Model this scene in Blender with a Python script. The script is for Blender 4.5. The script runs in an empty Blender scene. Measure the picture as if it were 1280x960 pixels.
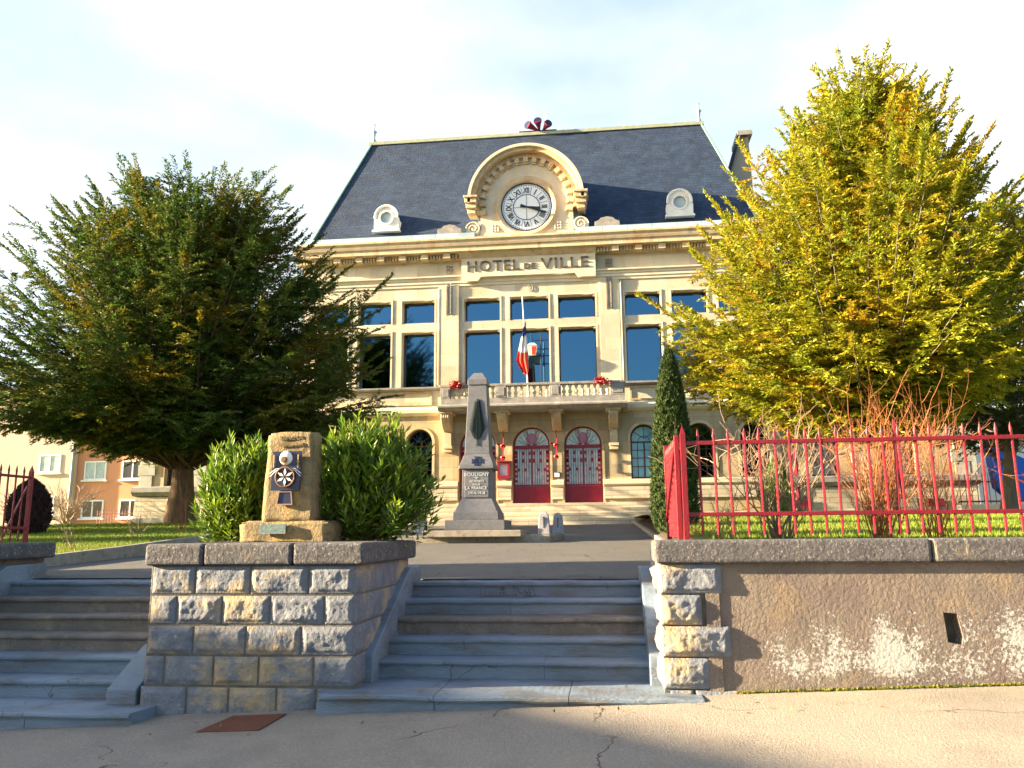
import bpy, bmesh, math, random
import numpy as np
from mathutils import Vector, Matrix, noise
R = math.radians
random.seed(7)
sc = bpy.context.scene
COL = sc.collection

# ------------------------------------------------------------------ world, sun, camera
SUN_EL, SUN_OFF = 14.0, 9.0          # height above the horizon, angle in front of the facade plane
ld = Vector((math.cos(R(SUN_OFF)) * math.cos(R(SUN_EL)), math.sin(R(SUN_OFF)) * math.cos(R(SUN_EL)), -math.sin(R(SUN_EL))))
w = bpy.data.worlds.new("World"); sc.world = w; w.use_nodes = True
nt = w.node_tree; nt.nodes.clear()
out = nt.nodes.new('ShaderNodeOutputWorld'); bg = nt.nodes.new('ShaderNodeBackground')
sky = nt.nodes.new('ShaderNodeTexSky'); sky.sky_type = 'NISHITA'; sky.sun_disc = False
sky.sun_elevation = R(SUN_EL)
sx, sy = -ld.x, -ld.y
sky.sun_rotation = math.atan2(sx, sy)
sky.air_density = 1.2; sky.dust_density = 2.0; sky.ozone_density = 1.5
tc = nt.nodes.new('ShaderNodeTexCoord'); mp = nt.nodes.new('ShaderNodeMapping'); mp.inputs['Scale'].default_value = (1, 1, 2.2)
nz = nt.nodes.new('ShaderNodeTexNoise'); nz.inputs['Scale'].default_value = 1.6; nz.inputs['Detail'].default_value = 6; nz.inputs['Roughness'].default_value = .5
cr = nt.nodes.new('ShaderNodeValToRGB'); cr.color_ramp.elements[0].position = .38; cr.color_ramp.elements[1].position = .66
mx = nt.nodes.new('ShaderNodeMix'); mx.data_type = 'RGBA'
nt.links.new(tc.outputs['Generated'], mp.inputs['Vector']); nt.links.new(mp.outputs['Vector'], nz.inputs['Vector'])
nt.links.new(nz.outputs['Fac'], cr.inputs['Fac'])
# thin high cloud: a veil over the northern half, clear blue at the camera's back
sp = nt.nodes.new('ShaderNodeSeparateXYZ'); nt.links.new(tc.outputs['Generated'], sp.inputs[0])
mr = nt.nodes.new('ShaderNodeMapRange'); mr.inputs['From Min'].default_value = .15; mr.inputs['From Max'].default_value = .7
mr.inputs['To Min'].default_value = 0; mr.inputs['To Max'].default_value = .9
nt.links.new(sp.outputs['Y'], mr.inputs['Value'])
ma = nt.nodes.new('ShaderNodeMath'); ma.operation = 'MULTIPLY_ADD'; ma.inputs[1].default_value = .55
nt.links.new(cr.outputs['Color'], ma.inputs[0])
mm = nt.nodes.new('ShaderNodeMath'); mm.operation = 'MULTIPLY'
nt.links.new(ma.outputs[0], mm.inputs[0]); nt.links.new(mr.outputs[0], mm.inputs[1]); ma.inputs[2].default_value = .5
mc = nt.nodes.new('ShaderNodeMath'); mc.operation = 'MINIMUM'; mc.inputs[1].default_value = 1.0
nt.links.new(mm.outputs[0], mc.inputs[0])
nt.links.new(mc.outputs[0], mx.inputs['Factor']); nt.links.new(sky.outputs['Color'], mx.inputs['A'])
cm = nt.nodes.new('ShaderNodeMix'); cm.data_type = 'RGBA'; cm.inputs['A'].default_value = (1.75, 2.25, 2.6, 1); cm.inputs['B'].default_value = (3.6, 3.6, 3.55, 1)
nt.links.new(cr.outputs['Color'], cm.inputs['Factor']); nt.links.new(cm.outputs['Result'], mx.inputs['B'])
nt.links.new(mx.outputs['Result'], bg.inputs['Color']); bg.inputs['Strength'].default_value = .06
nt.links.new(bg.outputs[0], out.inputs['Surface'])

sl = bpy.data.lights.new('sun', 'SUN'); sl.energy = 5.0; sl.angle = R(.6); sl.color = (1, .78, .47)
so = bpy.data.objects.new('sun', sl); COL.objects.link(so); so.rotation_euler = ld.to_track_quat('-Z', 'Y').to_euler()
so.location = (-20, -10, 20)

cam = bpy.data.cameras.new('camera'); co = bpy.data.objects.new('camera', cam); COL.objects.link(co); sc.camera = co
P, YAW, ROLL = R(10.35), R(6.5), R(.5)
f = Vector((-math.sin(YAW) * math.cos(P), math.cos(YAW) * math.cos(P), math.sin(P)))
r0 = Vector((math.cos(YAW), math.sin(YAW), 0)); u0 = r0.cross(f)
rr = r0 * math.cos(ROLL) - u0 * math.sin(ROLL); uu = u0 * math.cos(ROLL) + r0 * math.sin(ROLL)
M = Matrix((rr, uu, -f)).transposed().to_4x4(); M.translation = Vector((0, 0, 1.6)); co.matrix_world = M
cam.sensor_width = 36; cam.lens = 1012 / 1280 * 36; cam.clip_end = 3000; cam.clip_start = .05
sc.view_settings.view_transform = 'Standard'; sc.view_settings.look = 'None'; sc.view_settings.exposure = 2.85; sc.view_settings.gamma = 1
sc.cycles.max_bounces = 6; sc.cycles.transparent_max_bounces = 6; sc.cycles.use_denoising = True

# ------------------------------------------------------------------ materials
def mat(name, c1, c2=None, scale=4., rough=.8, bump=0., bscale=30., brick=None, c3=None, s3=1., t3=(.5, .7), spec=.4, metal=0.,
        island=0., trans=0., stretch=(1, 1, 1), patch=None, streak=None, crack=None, bloom=None):
    m = bpy.data.materials.new(name); m.use_nodes = True
    t = m.node_tree; b = t.nodes['Principled BSDF']; L = t.links.new
    b.inputs['Roughness'].default_value = rough; b.inputs['Metallic'].default_value = metal
    b.inputs['Specular IOR Level'].default_value = spec
    g = t.nodes.new('ShaderNodeNewGeometry')
    mpn = t.nodes.new('ShaderNodeMapping'); mpn.inputs['Scale'].default_value = stretch; L(g.outputs['Position'], mpn.inputs['Vector'])
    pos = mpn.outputs['Vector']
    def noi(s, d=5, rg=.6):
        n = t.nodes.new('ShaderNodeTexNoise'); n.inputs['Scale'].default_value = s; n.inputs['Detail'].default_value = d
        n.inputs['Roughness'].default_value = rg; L(pos, n.inputs['Vector']); return n.outputs['Fac']
    def ramp(src, a, bb):
        r = t.nodes.new('ShaderNodeMapRange'); r.inputs['From Min'].default_value = a; r.inputs['From Max'].default_value = bb; L(src, r.inputs['Value']); return r.outputs[0]
    def mixc(fac, a, bcol):
        x = t.nodes.new('ShaderNodeMix'); x.data_type = 'RGBA'
        for sock, v in (('Factor', fac), ('A', a), ('B', bcol)):
            if isinstance(v, tuple): x.inputs[sock].default_value = (*v, 1)
            elif isinstance(v, float): x.inputs[sock].default_value = v
            else: L(v, x.inputs[sock])
        return x.outputs['Result']
    col = c1
    if c2: col = mixc(ramp(noi(scale), .32, .68), c1, c2)
    if c3: col = mixc(ramp(noi(s3, 8, .7), *t3), col, c3)
    if patch:
        for (pc, ps, pa, pb) in patch: col = mixc(ramp(noi(ps, 9, .75), pa, pb), col, pc)
    if streak:
        m2 = t.nodes.new('ShaderNodeMapping'); m2.inputs['Scale'].default_value = (1, 1, .12); L(g.outputs['Position'], m2.inputs['Vector'])
        n2 = t.nodes.new('ShaderNodeTexNoise'); n2.inputs['Scale'].default_value = streak[1]; n2.inputs['Detail'].default_value = 7; n2.inputs['Roughness'].default_value = .7; L(m2.outputs[0], n2.inputs['Vector'])
        col = mixc(ramp(n2.outputs['Fac'], streak[2], streak[3]), col, streak[0])
    def math_(op, a_, b_):
        n = t.nodes.new('ShaderNodeMath'); n.operation = op; n.use_clamp = op == 'MULTIPLY'
        for i_, v_ in enumerate((a_, b_)):
            if isinstance(v_, (int, float)): n.inputs[i_].default_value = v_
            else: L(v_, n.inputs[i_])
        return n.outputs[0]
    if bloom:      # white lime efflorescence: clusters that break up into flakes
        sz = t.nodes.new('ShaderNodeSeparateXYZ'); L(g.outputs['Position'], sz.inputs[0])
        hz_ = math_('MULTIPLY', ramp(sz.outputs['Z'], 1.20, .72), ramp(sz.outputs['Z'], .30, .52))
        hz_ = math_('MULTIPLY', hz_, ramp(sz.outputs['X'], 1.0, 1.5))
        m3 = t.nodes.new('ShaderNodeMapping'); m3.inputs['Scale'].default_value = (1, 1, .55); m3.inputs['Location'].default_value = (.7, 0, 0); L(g.outputs['Position'], m3.inputs['Vector'])
        n3 = t.nodes.new('ShaderNodeTexNoise'); n3.inputs['Scale'].default_value = 2.3; n3.inputs['Detail'].default_value = 6; L(m3.outputs[0], n3.inputs['Vector'])
        big = math_('MULTIPLY', ramp(n3.outputs['Fac'], .33, .60), hz_)
        fine = math_('ADD', noi(38, 6, .75), math_('ADD', math_('MULTIPLY', big, .30), math_('MULTIPLY', hz_, .035)))
        col = mixc(ramp(fine, .705, .735), col, bloom)
    if crack:
        wv = t.nodes.new('ShaderNodeTexNoise'); wv.inputs['Scale'].default_value = 2.5; wv.inputs['Detail'].default_value = 6; L(g.outputs['Position'], wv.inputs['Vector'])
        vm = t.nodes.new('ShaderNodeVectorMath'); vm.operation = 'MULTIPLY_ADD'; L(wv.outputs['Color'], vm.inputs[0]); vm.inputs[1].default_value = (.6, .6, .6); L(g.outputs['Position'], vm.inputs[2])
        vo = t.nodes.new('ShaderNodeTexVoronoi'); vo.feature = 'DISTANCE_TO_EDGE'; vo.inputs['Scale'].default_value = crack[0]; L(vm.outputs[0], vo.inputs['Vector'])
        cf = math_('MULTIPLY', ramp(vo.outputs['Distance'], crack[1], crack[1] * .2), ramp(noi(.9, 2), .46, .58))
        col = mixc(cf, col, crack[2])
    hgt = None
    if brick:
        bw, bh, mort, mcol, off = brick
        s = t.nodes.new('ShaderNodeSeparateXYZ'); L(g.outputs['Position'], s.inputs[0])
        ad = t.nodes.new('ShaderNodeMath'); L(s.outputs['X'], ad.inputs[0]); L(s.outputs['Y'], ad.inputs[1])
        cb = t.nodes.new('ShaderNodeCombineXYZ'); L(ad.outputs[0], cb.inputs['X']); L(s.outputs['Z'], cb.inputs['Y'])
        k = t.nodes.new('ShaderNodeTexBrick'); L(cb.outputs[0], k.inputs['Vector']); k.inputs['Scale'].default_value = 1
        k.inputs['Brick Width'].default_value = bw; k.inputs['Row Height'].default_value = bh; k.inputs['Mortar Size'].default_value = mort
        k.inputs['Mortar Smooth'].default_value = .3; k.offset = off
        k.inputs['Color1'].default_value = (1, 1, 1, 1); k.inputs['Color2'].default_value = (.72, .72, .72, 1); k.inputs['Mortar'].default_value = (mcol, mcol, mcol, 1)
        x = t.nodes.new('ShaderNodeMix'); x.data_type = 'RGBA'; x.blend_type = 'MULTIPLY'; x.inputs['Factor'].default_value = 1
        if isinstance(col, tuple): x.inputs['A'].default_value = (*col, 1)
        else: L(col, x.inputs['A'])
        L(k.outputs['Color'], x.inputs['B']); col = x.outputs['Result']; hgt = k.outputs['Fac']
    if island:
        hs = t.nodes.new('ShaderNodeHueSaturation')
        if isinstance(col, tuple): hs.inputs['Color'].default_value = (*col, 1)
        else: L(col, hs.inputs['Color'])
        r = t.nodes.new('ShaderNodeMapRange'); r.inputs['To Min'].default_value = 1 - island; r.inputs['To Max'].default_value = 1 + island
        L(g.outputs['Random Per Island'], r.inputs['Value']); L(r.outputs[0], hs.inputs['Value']); col = hs.outputs['Color']
    if isinstance(col, tuple): b.inputs['Base Color'].default_value = (*col, 1)
    else: L(col, b.inputs['Base Color'])
    if bump:
        bn = t.nodes.new('ShaderNodeBump'); bn.inputs['Strength'].default_value = min(1, bump); bn.inputs['Distance'].default_value = .03
        h = noi(bscale, 6, .65)
        if hgt is not None:
            mt = t.nodes.new('ShaderNodeMath'); mt.operation = 'MULTIPLY_ADD'; L(hgt, mt.inputs[0]); mt.inputs[1].default_value = -.7; L(h, mt.inputs[2]); h = mt.outputs[0]
        L(h, bn.inputs['Height']); L(bn.outputs[0], b.inputs['Normal'])
    if trans:
        tr = t.nodes.new('ShaderNodeBsdfTranslucent'); ms = t.nodes.new('ShaderNodeMixShader'); ms.inputs['Fac'].default_value = trans
        if isinstance(col, tuple): tr.inputs['Color'].default_value = (*col, 1)
        else: L(col, tr.inputs['Color'])
        L(b.outputs[0], ms.inputs[1]); L(tr.outputs[0], ms.inputs[2]); L(ms.outputs[0], t.nodes['Material Output'].inputs['Surface'])
    return m

M_ = dict(
    lime=mat('limestone', (.67, .60, .47), (.56, .50, .38), .9, .85, .25, 25, brick=(1.05, .5, .012, .8, .5), c3=(.58, .34, .14), s3=.35, t3=(.56, .80), streak=((.34, .27, .18), 2.2, .56, .80)),
    limeg=mat('limestone_ground', (.52, .42, .28), (.40, .33, .21), 1.3, .85, .3, 25, brick=(.95, .47, .014, .7, .5), c3=(.55, .27, .08), s3=.5, t3=(.5, .75), streak=((.26, .20, .13), 2.4, .54, .78)),
    trim=mat('limestone_trim', (.60, .50, .35), (.48, .38, .25), 2.5, .85, .15, 25, c3=(.50, .26, .10), s3=.9, t3=(.5, .72), patch=[((.24, .2, .15), 3.5, .58, .78)], streak=((.22, .17, .12), 3., .56, .76)),
    pale=mat('pale_stone', (.64, .57, .45), (.54, .47, .36), 2., .85, .1, 25),
    weath=mat('weathered_grey_stone', (.30, .28, .27), (.19, .19, .20), 4., .9, .4, 25, c3=(.45, .41, .36), s3=2.5, t3=(.55, .75)),
    base=mat('base_stone', (.60, .53, .42), (.48, .42, .33), 1.5, .85, .2, 20, brick=(1.3, .2, .012, .45, .5), c3=(.40, .30, .2), s3=1.5, t3=(.55, .8)),
    slate=mat('slate', (.034, .060, .118), (.020, .036, .078), 1.6, .75, .8, 14, brick=(.3, .17, .012, .55, .5), c3=(.07, .07, .08), s3=2.2, t3=(.55, .95), spec=.25),
    zinc=mat('zinc', (.42, .56, .68), (.34, .46, .58), 2., .45, .1, 10, brick=(1.02, 3., .02, .6, 0), spec=.5),
    white=mat('white_paint', (.8, .78, .74), (.68, .66, .62), 3., .6, .1, 20),
    redp=mat('crimson_paint', (.21, .004, .015), (.15, .003, .012), 9., .42, .3, 60, spec=.5, patch=[((.12, .03, .02), 22., .64, .70), ((.28, .03, .035), 14., .62, .75)]),
    redd=mat('crimson_door_paint', (.26, .007, .035), (.20, .006, .03), 4., .4),
    mauve=mat('mauve_glass', (.35, .12, .25), (.28, .08, .2), 5., .25, spec=.6),
    glass=mat('window_glass', (.055, .14, .25), None, 1, .05, .03, 1.2, spec=.5, metal=1),
    gcyan=mat('obscured_glass', (.22, .55, .68), (.70, .84, .90), 5., .25, spec=.8),
    frame=mat('dark_frame', (.07, .05, .05), None, 1, .5),
    lettr=mat('letter_bronze', (.075, .065, .045), None, 1, .6),
    black=mat('black_metal', (.015, .017, .03), None, 1, .4),
    dial=mat('clock_dial', (.86, .89, .93), None, 1, .35),
    navy=mat('navy_paint', (.012, .018, .055), (.02, .03, .08), 5, .35),
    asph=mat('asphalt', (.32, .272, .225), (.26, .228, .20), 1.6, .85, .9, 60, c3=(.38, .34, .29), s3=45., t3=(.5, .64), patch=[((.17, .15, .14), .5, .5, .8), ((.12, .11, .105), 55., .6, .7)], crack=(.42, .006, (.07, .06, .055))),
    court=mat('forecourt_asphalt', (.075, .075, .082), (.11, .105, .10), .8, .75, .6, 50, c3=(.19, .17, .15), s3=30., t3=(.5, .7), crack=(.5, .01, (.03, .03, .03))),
    step=mat('step_stone', (.18, .235, .31), (.11, .145, .20), 1.5, .6, .6, 32, c3=(.13, .115, .10), s3=3., t3=(.5, .72), patch=[((.42, .38, .32), 14., .64, .72)], stretch=(.6, 1, 2), crack=(.75, .004, (.05, .055, .06))),
    stepb=mat('step_stone_brown', (.19, .165, .15), (.13, .115, .105), 3, .8, .7, 32, c3=(.30, .25, .18), s3=5., t3=(.52, .75)),
    rock=mat('rock_faced_stone', (.20, .215, .255), (.125, .137, .17), 6., .85, .8, 30, c3=(.38, .29, .18), s3=1.9, t3=(.49, .60), patch=[((.46, .43, .34), 11., .60, .70), ((.10, .09, .09), 7., .62, .75)]),
    mort=mat('mortar', (.16, .14, .12), (.09, .08, .07), 8, .95, .4, 60),
    cop=mat('coping_stone', (.105, .10, .108), (.065, .062, .07), 7., .9, .8, 24, c3=(.28, .26, .23), s3=38., t3=(.56, .64), patch=[((.045, .04, .045), 30., .58, .66), ((.24, .18, .11), 3., .58, .8)], streak=((.34, .30, .22), 14., .62, .70)),
    stuc=mat('stained_render', (.215, .175, .145), (.145, .12, .108), 2.2, .92, 1., 32, c3=(.15, .11, .11), s3=1.4, t3=(.48, .7), patch=[((.28, .20, .12), 1.8, .56, .74), ((.08, .06, .06), 34., .60, .70), ((.40, .36, .31), 48., .63, .70)], streak=((.10, .075, .07), 3.5, .54, .74), bloom=(.38, .385, .38)),
    gran=mat('memorial_granite', (.125, .13, .155), (.085, .09, .112), 9., .55, .25, 70, c3=(.24, .2, .19), s3=60., t3=(.55, .65), spec=.5),
    boll=mat('bollard_stone', (.32, .31, .34), (.24, .23, .26), 8, .8, .3, 60),
    kerb=mat('kerb_stone', (.30, .27, .23), (.2, .18, .15), 5, .9, .5, 50, c3=(.12, .1, .08), s3=10., t3=(.55, .7)),
    ochre=mat('ochre_stone', (.28, .205, .105), (.19, .145, .08), 5., .9, 1., 30, c3=(.40, .26, .07), s3=4., t3=(.54, .68), patch=[((.12, .09, .055), 12., .54, .68), ((.5, .4, .22), 22., .6, .7)]),
    grass=mat('lawn_grass', (.075, .14, .012), (.13, .17, .015), 3., .9, 1., 120, c3=(.20, .19, .02), s3=.9, t3=(.5, .72)),
    soil=mat('soil', (.09, .06, .04), (.05, .035, .025), 12, .95, 1., 50),
    yewd=mat('yew_leaf', (.055, .115, .020), (.09, .135, .018), .8, .6, island=.5, trans=.3, c3=(.27, .20, .014), s3=.6, t3=(.50, .66)),
    yewg=mat('golden_yew_leaf', (.37, .335, .016), (.17, .23, .018), .9, .55, island=.35, trans=.35, c3=(.52, .30, .02), s3=1.0, t3=(.50, .70)),
    pine=mat('spruce_leaf', (.04, .065, .02), (.055, .08, .02), 1, .6, island=.4, trans=.2),
    laur=mat('laurel_leaf', (.055, .14, .014), (.20, .27, .018), 5., .45, island=.6, trans=.3, spec=.5),
    cypr=mat('cypress_leaf', (.028, .055, .014), (.05, .08, .015), 5., .65, island=.4, trans=.15, c3=(.13, .11, .015), s3=2., t3=(.6, .75)),
    thuj=mat('bright_conifer_leaf', (.10, .19, .02), None, 5., .65, island=.4, trans=.15),
    purp=mat('dark_conifer_leaf', (.045, .022, .024), None, 5., .65, island=.4, trans=.1),
    bark=mat('yew_bark', (.20, .125, .07), (.09, .06, .04), 5., .9, 1., 14, stretch=(3, 3, .6)),
    barkg=mat('grey_bark', (.16, .14, .10), (.10, .09, .07), 5., .9, 1., 14, stretch=(3, 3, .6)),
    twigr=mat('red_twig', (.33, .10, .022), (.22, .085, .035), 8., .6, island=.3),
    twigp=mat('pale_twig', (.28, .19, .12), (.15, .10, .07), 8., .7, island=.3),
    pink=mat('salmon_render', (.62, .29, .16), (.56, .26, .15), .4, .9, .1, 20),
    beige=mat('beige_render', (.56, .43, .35), (.50, .39, .32), .4, .9, .1, 20),
    tile=mat('red_tile', (.32, .10, .06), (.22, .08, .05), 3., .85, .5, 12),
    pvc=mat('window_frame_white', (.78, .78, .78), None, 1, .4),
    glas2=mat('pale_curtain_glass', (.22, .36, .40), (.45, .5, .5), 2., .15, spec=.8),
    gdark=mat('dark_glass', (.03, .025, .03), None, 1, .1, spec=.8),
    brass=mat('brass', (.45, .28, .08), None, 1, .35, metal=.6),
    wood=mat('brown_wood', (.22, .09, .03), (.16, .07, .03), 10, .6),
    rust=mat('rusted_iron', (.17, .055, .03), (.11, .04, .025), 14., .85, .6, 60),
    blue=mat('blue_sheet', (.01, .11, .62), None, 1, .5),
    flagb=mat('flag_blue', (.02, .04, .22), None, 1, .8), flagw=mat('flag_white', (.78, .76, .74), None, 1, .8), flagr=mat('flag_red', (.7, .05, .03), None, 1, .8),
    redf=mat('red_ornament', (.35, .01, .012), None, 1, .5),
    paper=mat('paper', (.72, .76, .78), None, 1, .7),
    steel=mat('dull_green_pipe', (.30, .36, .30), None, 1, .5),
    quoin=mat('grey_quoin', (.38, .38, .36), (.3, .3, .28), 3, .9),
    lettw=mat('inlaid_letter', (.55, .56, .58)),
    glas3=mat('sky_reflection_glass', (.16, .48, .68), (.10, .36, .55), 3., .1, spec=.8),  # bright sky reflection put into the pane colour
    plq=mat('verdigris_plaque', (.08, .14, .15), (.13, .2, .19), 20, .5, .3, 50),
)

# ------------------------------------------------------------------ object helpers
def link(o):
    COL.objects.link(o); return o
def tag(o, label=None, cat=None, group=None, kind=None):
    if label: o['label'] = label
    if cat: o['category'] = cat
    if group: o['group'] = group
    if kind: o['kind'] = kind
    return o
def thing(name, label, cat, loc, group=None):
    o = link(bpy.data.objects.new(name, None)); o.location = loc; o.empty_display_size = .2
    return tag(o, label, cat, group)
def origin(p):
    v = Vector((0, 0, 0))
    while p is not None: v = v + p.location; p = p.parent
    return v
def fin(o, parent=None, loc=None):
    """put mesh given in world coordinates under parent, or at loc"""
    off = origin(parent) if parent is not None else Vector(loc or (0, 0, 0))
    if off.length: o.data.transform(Matrix.Translation(-off))
    if parent is not None: o.parent = parent
    else: o.location = off
    return link(o)
class MB:
    def __init__(s): s.bm = bmesh.new()
    def box(s, x0, x1, y0, y1, z0, z1, M=None):
        vs = [s.bm.verts.new((x, y, z)) for x in (x0, x1) for y in (y0, y1) for z in (z0, z1)]
        for q in ((0, 1, 3, 2), (4, 6, 7, 5), (0, 4, 5, 1), (2, 3, 7, 6), (0, 2, 6, 4), (1, 5, 7, 3)): s.bm.faces.new([vs[i] for i in q])
        if M is not None: bmesh.ops.transform(s.bm, matrix=M, verts=vs)
        return s
    def frustum(s, x0, x1, y0, y1, z0, X0, X1, Y0, Y1, z1):
        a = [s.bm.verts.new(p) for p in ((x0, y0, z0), (x1, y0, z0), (x1, y1, z0), (x0, y1, z0))]
        b = [s.bm.verts.new(p) for p in ((X0, Y0, z1), (X1, Y0, z1), (X1, Y1, z1), (X0, Y1, z1))]
        s.bm.faces.new(a[::-1]); s.bm.faces.new(b)
        for i in range(4): s.bm.faces.new((a[i], a[(i + 1) % 4], b[(i + 1) % 4], b[i]))
        return s
    def sweep(s, x0, x1, prof):
        """polygon (y,z) extruded along x"""
        a = [s.bm.verts.new((x0, y, z)) for y, z in prof]; b = [s.bm.verts.new((x1, y, z)) for y, z in prof]
        s.bm.faces.new(a[::-1]); s.bm.faces.new(b); n = len(prof)
        for i in range(n): s.bm.faces.new((a[i], a[(i + 1) % n], b[(i + 1) % n], b[i]))
        return s
    def sweepy(s, y0, y1, prof):
        """polygon (x,z) extruded along y"""
        a = [s.bm.verts.new((x, y0, z)) for x, z in prof]; b = [s.bm.verts.new((x, y1, z)) for x, z in prof]
        s.bm.faces.new(a); s.bm.faces.new(b[::-1]); n = len(prof)
        for i in range(n): s.bm.faces.new((a[i], b[i], b[(i + 1) % n], a[(i + 1) % n]))
        return s
    def lathe(s, c, prof, n=20, axis='Z', caps=True):
        """prof [(r,h)] round the axis at point c"""
        rings = []
        for r, h in prof:
            ring = []
            for k in range(n):
                a = 2 * math.pi * k / n; u, v = r * math.cos(a), r * math.sin(a)
                p = {'Z': (u, v, h), 'Y': (u, h, v), 'X': (h, u, v)}[axis]
                ring.append(s.bm.verts.new((c[0] + p[0], c[1] + p[1], c[2] + p[2])))
            rings.append(ring)
        for a, b in zip(rings, rings[1:]):
            for k in range(n): s.bm.faces.new((a[k], a[(k + 1) % n], b[(k + 1) % n], b[k]))
        if caps: s.bm.faces.new(rings[0][::-1]); s.bm.faces.new(rings[-1])
        return s
    def tube(s, pts, rad, n=8):
        pts = [Vector(p) for p in pts]; rings = []
        rs = rad if isinstance(rad, (list, tuple)) else [rad] * len(pts)
        for i, p in enumerate(pts):
            d = (pts[min(i + 1, len(pts) - 1)] - pts[max(i - 1, 0)]).normalized()
            a = d.orthogonal().normalized() if i == 0 else (prev - d * prev.dot(d)).normalized()
            prev = a; b = d.cross(a)
            rings.append([s.bm.verts.new(p + (a * math.cos(2 * math.pi * k / n) + b * math.sin(2 * math.pi * k / n)) * rs[i]) for k in range(n)])
        for a, b in zip(rings, rings[1:]):
            for k in range(n): s.bm.faces.new((a[k], a[(k + 1) % n], b[(k + 1) % n], b[k]))
        s.bm.faces.new(rings[0][::-1]); s.bm.faces.new(rings[-1]); return s
    def build(s, name, m, parent=None, loc=None, bevel=0, smooth=False, seg=2):
        bmesh.ops.recalc_face_normals(s.bm, faces=s.bm.faces)
        me = bpy.data.meshes.new(name); s.bm.to_mesh(me); s.bm.free()
        for x in (m if isinstance(m, list) else [m]): me.materials.append(x)
        if smooth:
            for p in me.polygons: p.use_smooth = True
        o = bpy.data.objects.new(name, me); fin(o, parent, loc)
        if bevel:
            b = o.modifiers.new('bevel', 'BEVEL'); b.width = bevel; b.segments = seg; b.limit_method = 'ANGLE'; b.angle_limit = R(40)
        return o
def plate(name, outer, holes, y0, y1, m, parent=None, loc=None):
    """outline (x,z) with holes, between depth y0 and y1"""
    cu = bpy.data.curves.new('tmp', 'CURVE'); cu.dimensions = '2D'; cu.fill_mode = 'BOTH'; cu.extrude = abs(y1 - y0) / 2
    for loop in [outer] + list(holes):
        s = cu.splines.new('POLY'); s.points.add(len(loop) - 1); s.use_cyclic_u = True
        for p, (x, z) in zip(s.points, loop): p.co = (x, z, 0, 1)
    o = bpy.data.objects.new('tmp', cu); COL.objects.link(o)
    bpy.context.view_layer.update()
    me = bpy.data.meshes.new_from_object(o.evaluated_get(bpy.context.evaluated_depsgraph_get()))
    bpy.data.objects.remove(o)
    yc = (y0 + y1) / 2
    me.transform(Matrix(((1, 0, 0, 0), (0, 0, -1, yc), (0, 1, 0, 0), (0, 0, 0, 1))))
    me.name = name; me.materials.clear(); me.materials.append(m)
    return fin(bpy.data.objects.new(name, me), parent, loc)
def text(name, s, x, y, z, size, m, parent, depth=.02, sx=1., weight=0., rot=0., space=1.):
    cu = bpy.data.curves.new('tmp', 'FONT'); cu.body = s; cu.size = size; cu.extrude = depth / 2; cu.align_x = 'CENTER'; cu.align_y = 'CENTER'; cu.offset = weight; cu.space_character = space
    cu.resolution_u = 3
    o = bpy.data.objects.new('tmp', cu); COL.objects.link(o); bpy.context.view_layer.update()
    me = bpy.data.meshes.new_from_object(o.evaluated_get(bpy.context.evaluated_depsgraph_get())); bpy.data.objects.remove(o)
    me.transform(Matrix.Translation((x, y, z)) @ Matrix.Rotation(rot, 4, 'Y') @ Matrix(((sx, 0, 0, 0), (0, 0, -1, 0), (0, 1, 0, 0), (0, 0, 0, 1))))
    me.name = name; me.materials.clear(); me.materials.append(m)
    return fin(bpy.data.objects.new(name, me), parent)
def arc(cx, cz, r, a0, a1, n):
    return [(cx + r * math.cos(R(a0 + (a1 - a0) * i / n)), cz + r * math.sin(R(a0 + (a1 - a0) * i / n))) for i in range(n + 1)]
def arch_out(cx, hw, z0, top):
    sp_ = top - hw
    return [(cx - hw, z0), (cx + hw, z0)] + arc(cx, sp_, hw, 0, 180, 20)
def rect(x0, x1, z0, z1): return [(x0, z0), (x1, z0), (x1, z1), (x0, z1)]
def quads(name, V, F, m, parent=None, loc=None, smooth=False):
    V = np.asarray(V, np.float32).reshape(-1, 3)
    off = np.array(origin(parent) if parent is not None else (loc or (0, 0, 0)), np.float32)
    F = np.asarray(F, np.int32); k = F.shape[1]
    me = bpy.data.meshes.new(name); me.vertices.add(len(V)); me.vertices.foreach_set('co', (V - off).ravel())
    me.loops.add(F.size); me.loops.foreach_set('vertex_index', F.ravel())
    me.polygons.add(len(F)); me.polygons.foreach_set('loop_start', np.arange(0, F.size, k, dtype=np.int32)); me.polygons.foreach_set('loop_total', np.full(len(F), k, np.int32))
    me.update(calc_edges=True); me.validate(); me.materials.append(m)
    me.polygons.foreach_set('use_smooth', np.full(len(F), bool(smooth)))
    o = bpy.data.objects.new(name, me)
    if parent is not None: o.parent = parent
    else: o.location = off
    return link(o)

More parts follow.
